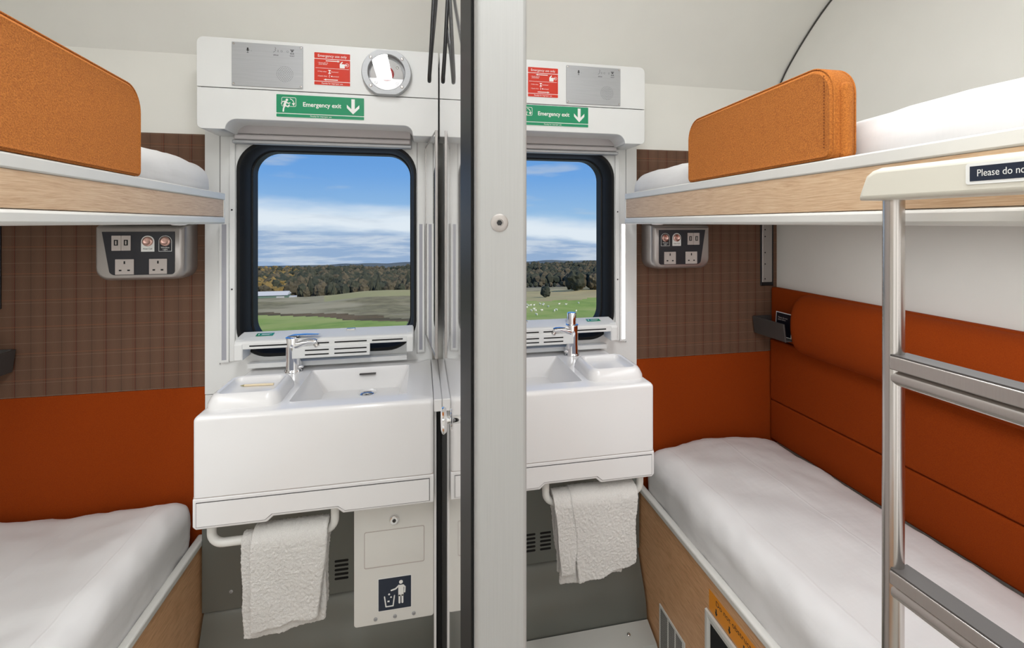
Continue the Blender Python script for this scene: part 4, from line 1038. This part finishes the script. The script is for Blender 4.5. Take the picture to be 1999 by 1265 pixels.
def hangers():
    for i, (x0, yo, lab) in enumerate(((0.0165, 0.0, 'black coat hanger hanging by the partition, further from the wall'), (0.0465, 0.0, 'black coat hanger hanging close to the glossy partition'))):
        t = thing('coat_hanger', lab, 'coat hanger', (x0, 1.01, 1.66), group='coat hangers')
        y = 1.02; z0 = 1.662; pts = []
        # slender loop seen almost edge on: two arms meeting in a rounded lower end
        ey = lambda q: y
        P = [(x0+0.014, y-0.02, 2.02), (x0+0.010, y-0.02, 1.88), (x0+0.003, y-0.018, 1.74), (x0-0.0005, y-0.012, 1.680)]
        P += [(x0-0.001, y-0.006*cos(q)*1.6, z0+0.012-0.010*sin(q)) for q in [pi*j/8 for j in range(9)]]
        P += [(x0+0.004, y+0.020, 1.74), (x0+0.016, y+0.11, 1.88), (x0+0.026, y+0.19, 2.02)]
        bm = new(); tube(bm, P, 0.0042, 12); obj('arm', bm, 'black', t)
        bm = new(); tube(bm, [(x0+0.026, y+0.19, 2.02), (x0+0.024, y+0.12, 2.08), (x0+0.018, y+0.06, 2.11), (x0+0.014, y-0.02, 2.02)], 0.0042, 12); obj('shoulder', bm, 'black', t)
        bm = new(); tube(bm, [(x0+0.018, y+0.06, 2.11), (0.045 if i else 0.030, y+0.06, 2.15), (0.0575, y+0.06, 2.155)], 0.0025, 10); obj('hook', bm, 'steel', t)
def gap_seal():
    bm = new(); box(bm, 0.0412, 0.0568, 1.374, 1.40, FZ+0.002, 0.799)
    struct(obj('trim_seal', bm, 'rubber', bev=0.002))
    bm = new(); box(bm, 0.0345, 0.0410, 1.360, 1.41, FZ+0.002, 0.799); struct(obj('trim_filler', bm, 'ceramic'))
    bm = new(); box(bm, 0.0335, 0.0568, 1.336, D-0.0125, 0.800, 0.836)
    struct(obj('trim_upstand', bm, 'ceramic', bev=0.002))

for s in (-1, 1):
    fabric_walls(s); window(s); header(s); intercom(s); signs(s); strips(s); sill(s); vanity(s); towel(s); under_basin(s)
    socket_unit(s); track(s); shelf(s); lower_bunk(s); upper_bunk(s)
bin_unit(); pencil(); card(); backrest(); ladder(); mirror_panel(); knob(); hangers(); gap_seal()

# alarm call point under a clear round cover (left header)
def call_point():
    c = Vector((XM-0.185, 1.5995, 1.857)); d = Vector((0,-1,0))
    t = thing('alarm_call_point', 'round clear-covered emergency call button on the left header', 'alarm button', (c.x, 1.58, 1.775))
    oct_ = lambda r, k_=1.0: [(c.x+x, z+c.z) for x, z in [(r*cos(q), max(-0.93*r, min(0.93*r, r*sin(q)))) for q in [2*pi*i/48 for i in range(48)]]]
    bm = new(); lps = [[(x, y, z) for x, z in oct_(r)] for r, y in ((0.082, 1.600), (0.082, 1.586), (0.079, 1.578))]; 
    lps += [[(x, y, z) for x, z in [(c.x+r*cos(q), c.z+r*sin(q)) for q in [2*pi*i/48 for i in range(48)]]] for r, y in ((0.062, 1.578), (0.060, 1.580), (0.060, 1.5995))]
    loft(bm, lps, True, True); obj('collar', bm, 'alu_plate', t)
    bm = new(); lathe2(bm, (c.x, 1.598, c.z-0.006), d, [(0, 0.055), (0.004, 0.055), (0.006, 0.052)], 36); obj('inner_plate', bm, 'ceramic', t)
    bm = new(); lathe2(bm, (c.x, 1.592, c.z-0.002), d, [(0, 0.024), (0.003, 0.024), (0.006, 0.021), (0.007, 0.017), (0.0055, 0.012), (0.006, 0.001)], 30); obj('push_button', bm, 'red_button', t)
    bm = new(); lathe2(bm, (c.x, 1.5785, c.z), d, [(0, 0.0605), (0.0012, 0.0605)], 40); obj('clear_cover', bm, 'cover_glass', t, smooth=False)
    for q in (45, 135, 225, 315): screw(t, (c.x+0.071*cos(radians(q))*1.02, 1.5785, c.z+0.064*sin(radians(q))*1.05), d, 0.0052, 'steel')
    for q in (40, 140, 220, 320): screw(t, (c.x+0.045*cos(radians(q)), 1.592, c.z-0.006+0.042*sin(radians(q))), d, 0.004, 'steel')
call_point()

# ================================================================== COUNTRYSIDE BEYOND THE WINDOWS
EYE = 1.35+ZO
def interp(x, tab):
    if x <= tab[0][0]: return tab[0][1]
    for (a, b), (c, d) in zip(tab, tab[1:]):
        if x <= c: return b+(d-b)*(x-a)/(c-a)
    return tab[-1][1]
TANS = [(30, 0.33), (60, 0.262), (90, 0.232), (150, 0.196), (210, 0.172), (285, 0.152), (330, 0.158), (420, 0.146), (700, 0.122), (1200, 0.103), (2000, 0.094), (3200, 0.090)]
def ground(x, y):
    az = x/max(y, 1)
    t = interp(y, TANS)
    hump = 0.012*math.exp(-((y-270)/55)**2)*(1/(1+math.exp(-(az+0.16)*30)))*(1/(1+math.exp((az-0.05)*30)))
    h = -y*(t-hump)
    h += noise.fractal(Vector((x*0.012, y*0.012, 3)), 0.9, 2, 4)*min(1.6, y*0.010)
    return EYE+h
ys = []; y = 30.0
while y < 3300: ys.append(y); y *= 1.022
bm = new(); NA = 110; rows = []
for y in ys: rows.append([bm.verts.new((y*(-0.62+1.32*i/NA), y, ground(y*(-0.62+1.32*i/NA), y))) for i in range(NA+1)])
MATI = ['grass', 'moor', 'stubble', 'heath', 'forest_floor', 'far_hills']
for j in range(len(ys)-1):
    for i in range(NA):
        f = bm.faces.new((rows[j][i], rows[j][i+1], rows[j+1][i+1], rows[j+1][i])); f.smooth = True
        y = ys[j]; az = -0.62+1.32*i/NA
        nz_ = noise.noise(Vector((az*18, y*0.03, 0)))
        if az < 0.08:
            gb = 118+(-0.03-az)*170+nz_*6
            if y < gb: q = 0
            elif y < gb+16+nz_*12 and az < 0.3: q = 3 if nz_ > -0.25 else 1
            elif y < 235: q = 1
            elif y < 330: q = 2 if az > -0.2 else 1
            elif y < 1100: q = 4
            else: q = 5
        else:
            gb = 185+nz_*10
            if y < gb: q = 0
            elif y < 400: q = 2 if y < 330+nz_*20 else 1
            elif y < 1100: q = 4
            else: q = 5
        f.material_index = q
o = obj('ground', bm, MATI, keep=True, smooth=False); struct(o, 'fields and moorland sloping down below the train')
for p in o.data.polygons: p.use_smooth = True
# distant hills
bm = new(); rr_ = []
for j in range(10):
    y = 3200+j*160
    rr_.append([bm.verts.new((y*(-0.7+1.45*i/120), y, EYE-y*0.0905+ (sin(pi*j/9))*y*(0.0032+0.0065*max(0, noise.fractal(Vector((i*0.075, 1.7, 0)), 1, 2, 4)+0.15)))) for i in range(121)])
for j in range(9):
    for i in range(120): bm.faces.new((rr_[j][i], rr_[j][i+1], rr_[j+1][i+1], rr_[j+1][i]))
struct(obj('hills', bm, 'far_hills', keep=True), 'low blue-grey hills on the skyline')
# trees
def crown_mesh(seed, conif=False):
    bm = new(); bmesh.ops.create_icosphere(bm, subdivisions=3, radius=1)
    for v in bm.verts:
        c = v.co.copy()
        k_ = 1+0.30*noise.fractal(c*1.6+Vector((seed*3.1, 0, 0)), 0.8, 2, 3)+0.16*noise.noise(c*5+Vector((seed, 1, 2)))
        v.co = Vector((c.x*k_, c.y*k_, c.z*k_*1.12))
        if conif: w_ = (1-(v.co.z+1)/2.3)*1.15; v.co.x *= max(w_, 0.05)*0.9; v.co.y *= max(w_, 0.05)*0.9; v.co.z *= 1.35
    zmin = min(v.co.z for v in bm.verts)
    for v in bm.verts: v.co.z -= zmin*0.96-0.10
    me = bpy.data.meshes.new('crown'); 
    for f in bm.faces: f.smooth = False
    bm.to_mesh(me); bm.free(); return me
CR = []
for i, (mm, cf) in enumerate((('leaf_dark', False), ('leaf_brown', False), ('leaf_gold', False), ('leaf_dark', True), ('leaf_brown', False), ('leaf_dark', False))):
    me = crown_mesh(i+1, cf); me.materials.append(MATS[mm]); CR.append((me, mm, cf))
tb = new(); tube(tb, [(0,0,-0.1), (0,0,0.5)], [0.09, 0.05], 6); tme = bpy.data.meshes.new('trunk'); tb.to_mesh(tme); tb.free(); tme.materials.append(MATS['bark'])
PLACED = []
def tree(x, y, size, ci, label, group=None, sx=1.0):
    if any((x-a)**2+(y-b)**2 < (1.14*(size*sx+c))**2 for a, b, c in PLACED): return
    PLACED.append((x, y, size*sx))
    t = bpy.data.objects.new('tree', None); COL.objects.link(t); t.location = (x, y, ground(x, y)-0.2)
    t.scale = (size*sx, size*sx, size); t.rotation_euler = (0, 0, random.random()*6)
    t['label'] = label; t['category'] = 'tree'
    if group: t['group'] = group
    c = bpy.data.objects.new('crown', CR[ci][0]); COL.objects.link(c); c.parent = t
    c = bpy.data.objects.new('trunk', tme); COL.objects.link(c); c.parent = t
random.seed(3)
n = 0
for row, (yy, hh) in enumerate(((338, 4.2), (352, 4.8), (366, 5.2), (380, 5.4), (395, 5.6), (410, 5.6), (426, 5.8), (440, 5.8))):
    az = -0.42
    while az < 0.02:
        az += (0.0022+random.random()*0.003)*(338/yy)
        y = yy+random.uniform(-8, 8)
        if row < 2 and -0.335 < az < -0.245: continue
        ci = random.choice([0, 1, 1, 4, 5, 5, 3] if az > -0.27 else [2, 2, 1, 4, 0])
        lab = 'autumn tree in the wood below the skyline, through the left window'
        tree(az*y, y, hh*random.uniform(0.75, 1.15)/1.15, ci, lab, 'woodland trees seen through the left window', sx=0.85); n += 1
for yy, hh in ((262, 5.2), (274, 6.0), (288, 6.0)):
    az = 0.335+(290-yy)*0.0004
    while az < 0.46:
        az += 0.003; y = yy+random.uniform(-5, 5)
        tree(az*y, y, hh*random.uniform(0.8, 1.1)*0.9, random.choice([0, 1, 5]), 'dark tree in the clump at the field edge, through the right window', 'clump of trees seen through the right window')
for yy, hh in ((430, 2.6),):
    az = 0.14
    while az < 0.46:
        az += 0.006+random.random()*0.006; y = yy+random.uniform(-8, 8)
        tree(az*y, y, hh*random.uniform(0.7, 1.1)*0.9, random.choice([0, 1, 4, 5]), 'small distant tree beyond the pale field, through the right window', 'distant trees seen through the right window')
tree(0.276*212, 212, 2.3, 0, 'small round tree standing alone in the field, through the right window')
# the rest of the wood: one object
bm = new(); random.seed(11)
src = bmesh.new(); bmesh.ops.create_icosphere(src, subdivisions=1, radius=1); sv = [v.co.copy() for v in src.verts]; sf = [[v.index for v in f.verts] for f in src.faces]; src.free()
cnt = 0
for _ in range(6500):
    y = 485*math.exp(random.random()*1.35); az = random.uniform(-0.46, 0.50)
    if noise.noise(Vector((az*7, math.log(y)*6, 5))) < -0.12: continue
    sz = random.uniform(3.2, 6.0)*(1+0.25*y/1500); x = az*y; z = ground(x, y)
    vv = [bm.verts.new((x+c.x*sz*random.uniform(0.8,1.2), y+c.y*sz, z+sz*0.9+c.z*sz*1.15*random.uniform(0.8,1.2))) for c in sv]
    mi = random.choice([0, 0, 1, 1, 2] if az < -0.25 else [0, 0, 0, 1, 1])
    for f in sf: q = bm.faces.new([vv[i] for i in f]); q.material_index = mi
o = obj('woodland', bm, ['leaf_dark', 'leaf_brown', 'leaf_gold'], keep=True, smooth=False)
tag(o, 'dense brown and green woodland stretching to the skyline', 'woodland', kind='stuff')
# barn
def barn():
    y0 = 300.0; cx = -0.298*y0; g = ground(cx, y0)-0.6
    t = bpy.data.objects.new('barn', None); COL.objects.link(t); t.location = (cx, y0, g)
    t['label'] = 'long green barn with pale roof at the edge of the wood'; t['category'] = 'barn'
    def B(name, pts, yA, yB, m, p=t):
        bm = new(); prism(bm, pts, 1, yA, yB)
        return obj(name, bm, m, p, keep=True, smooth=False)
    w_ = 9.0; h = 3.4
    bm = new(); box(bm, cx-w_, cx+w_, y0-4, y0+4, g, g+h); wl = obj('walls', bm, 'barn_green', t, keep=True, smooth=False)
    bm = new(); prism(bm, [(y0-4.4, g+h), (y0+4.4, g+h), (y0, g+h+2.0)], 0, cx-w_-0.4, cx+w_+0.4); obj('roof', bm, 'barn_roof', t, keep=True, smooth=False)
    bm = new(); box(bm, cx+3, cx+7.5, y0-4.1, y0-4.0, g, g+2.8); obj('door', bm, 'barn_roof', wl, keep=True, smooth=False)
    bm = new(); box(bm, cx+w_+0.5, cx+w_+4.2, y0-2, y0+2, g, g+2.2); obj('lean_to', bm, 'barn_roof', t, keep=True, smooth=False)
barn()
# sheep
random.seed(5)
sb = new(); bmesh.ops.create_icosphere(sb, subdivisions=2, radius=1)
for v in sb.verts: v.co = Vector((v.co.x*0.62, v.co.y*0.36, v.co.z*0.36+0.62))
for x in (-0.38, 0.38):
    for yq in (-0.15, 0.15): tube(sb, [(x, yq, 0), (x, yq, 0.5)], 0.07, 6)
tube(sb, [(0.55, 0, 0.75), (0.80, 0, 0.88), (0.98, 0, 0.78)], [0.18, 0.16, 0.09], 8)
sme = bpy.data.meshes.new('sheep'); sb.to_mesh(sme); sb.free(); sme.materials.append(MATS['wool'])
for i in range(20):
    y = random.uniform(120, 165); az = random.choice([random.uniform(0.232, 0.30), random.uniform(0.232, 0.36)])
    o = bpy.data.objects.new('sheep', sme); COL.objects.link(o); x = az*y; o.location = (x, y, ground(x, y)); o.scale = (0.62,)*3; o.rotation_euler = (0,0,random.random()*6)
    tag(o, 'white sheep grazing on the green field, through the right window', 'sheep', 'sheep on the green field')
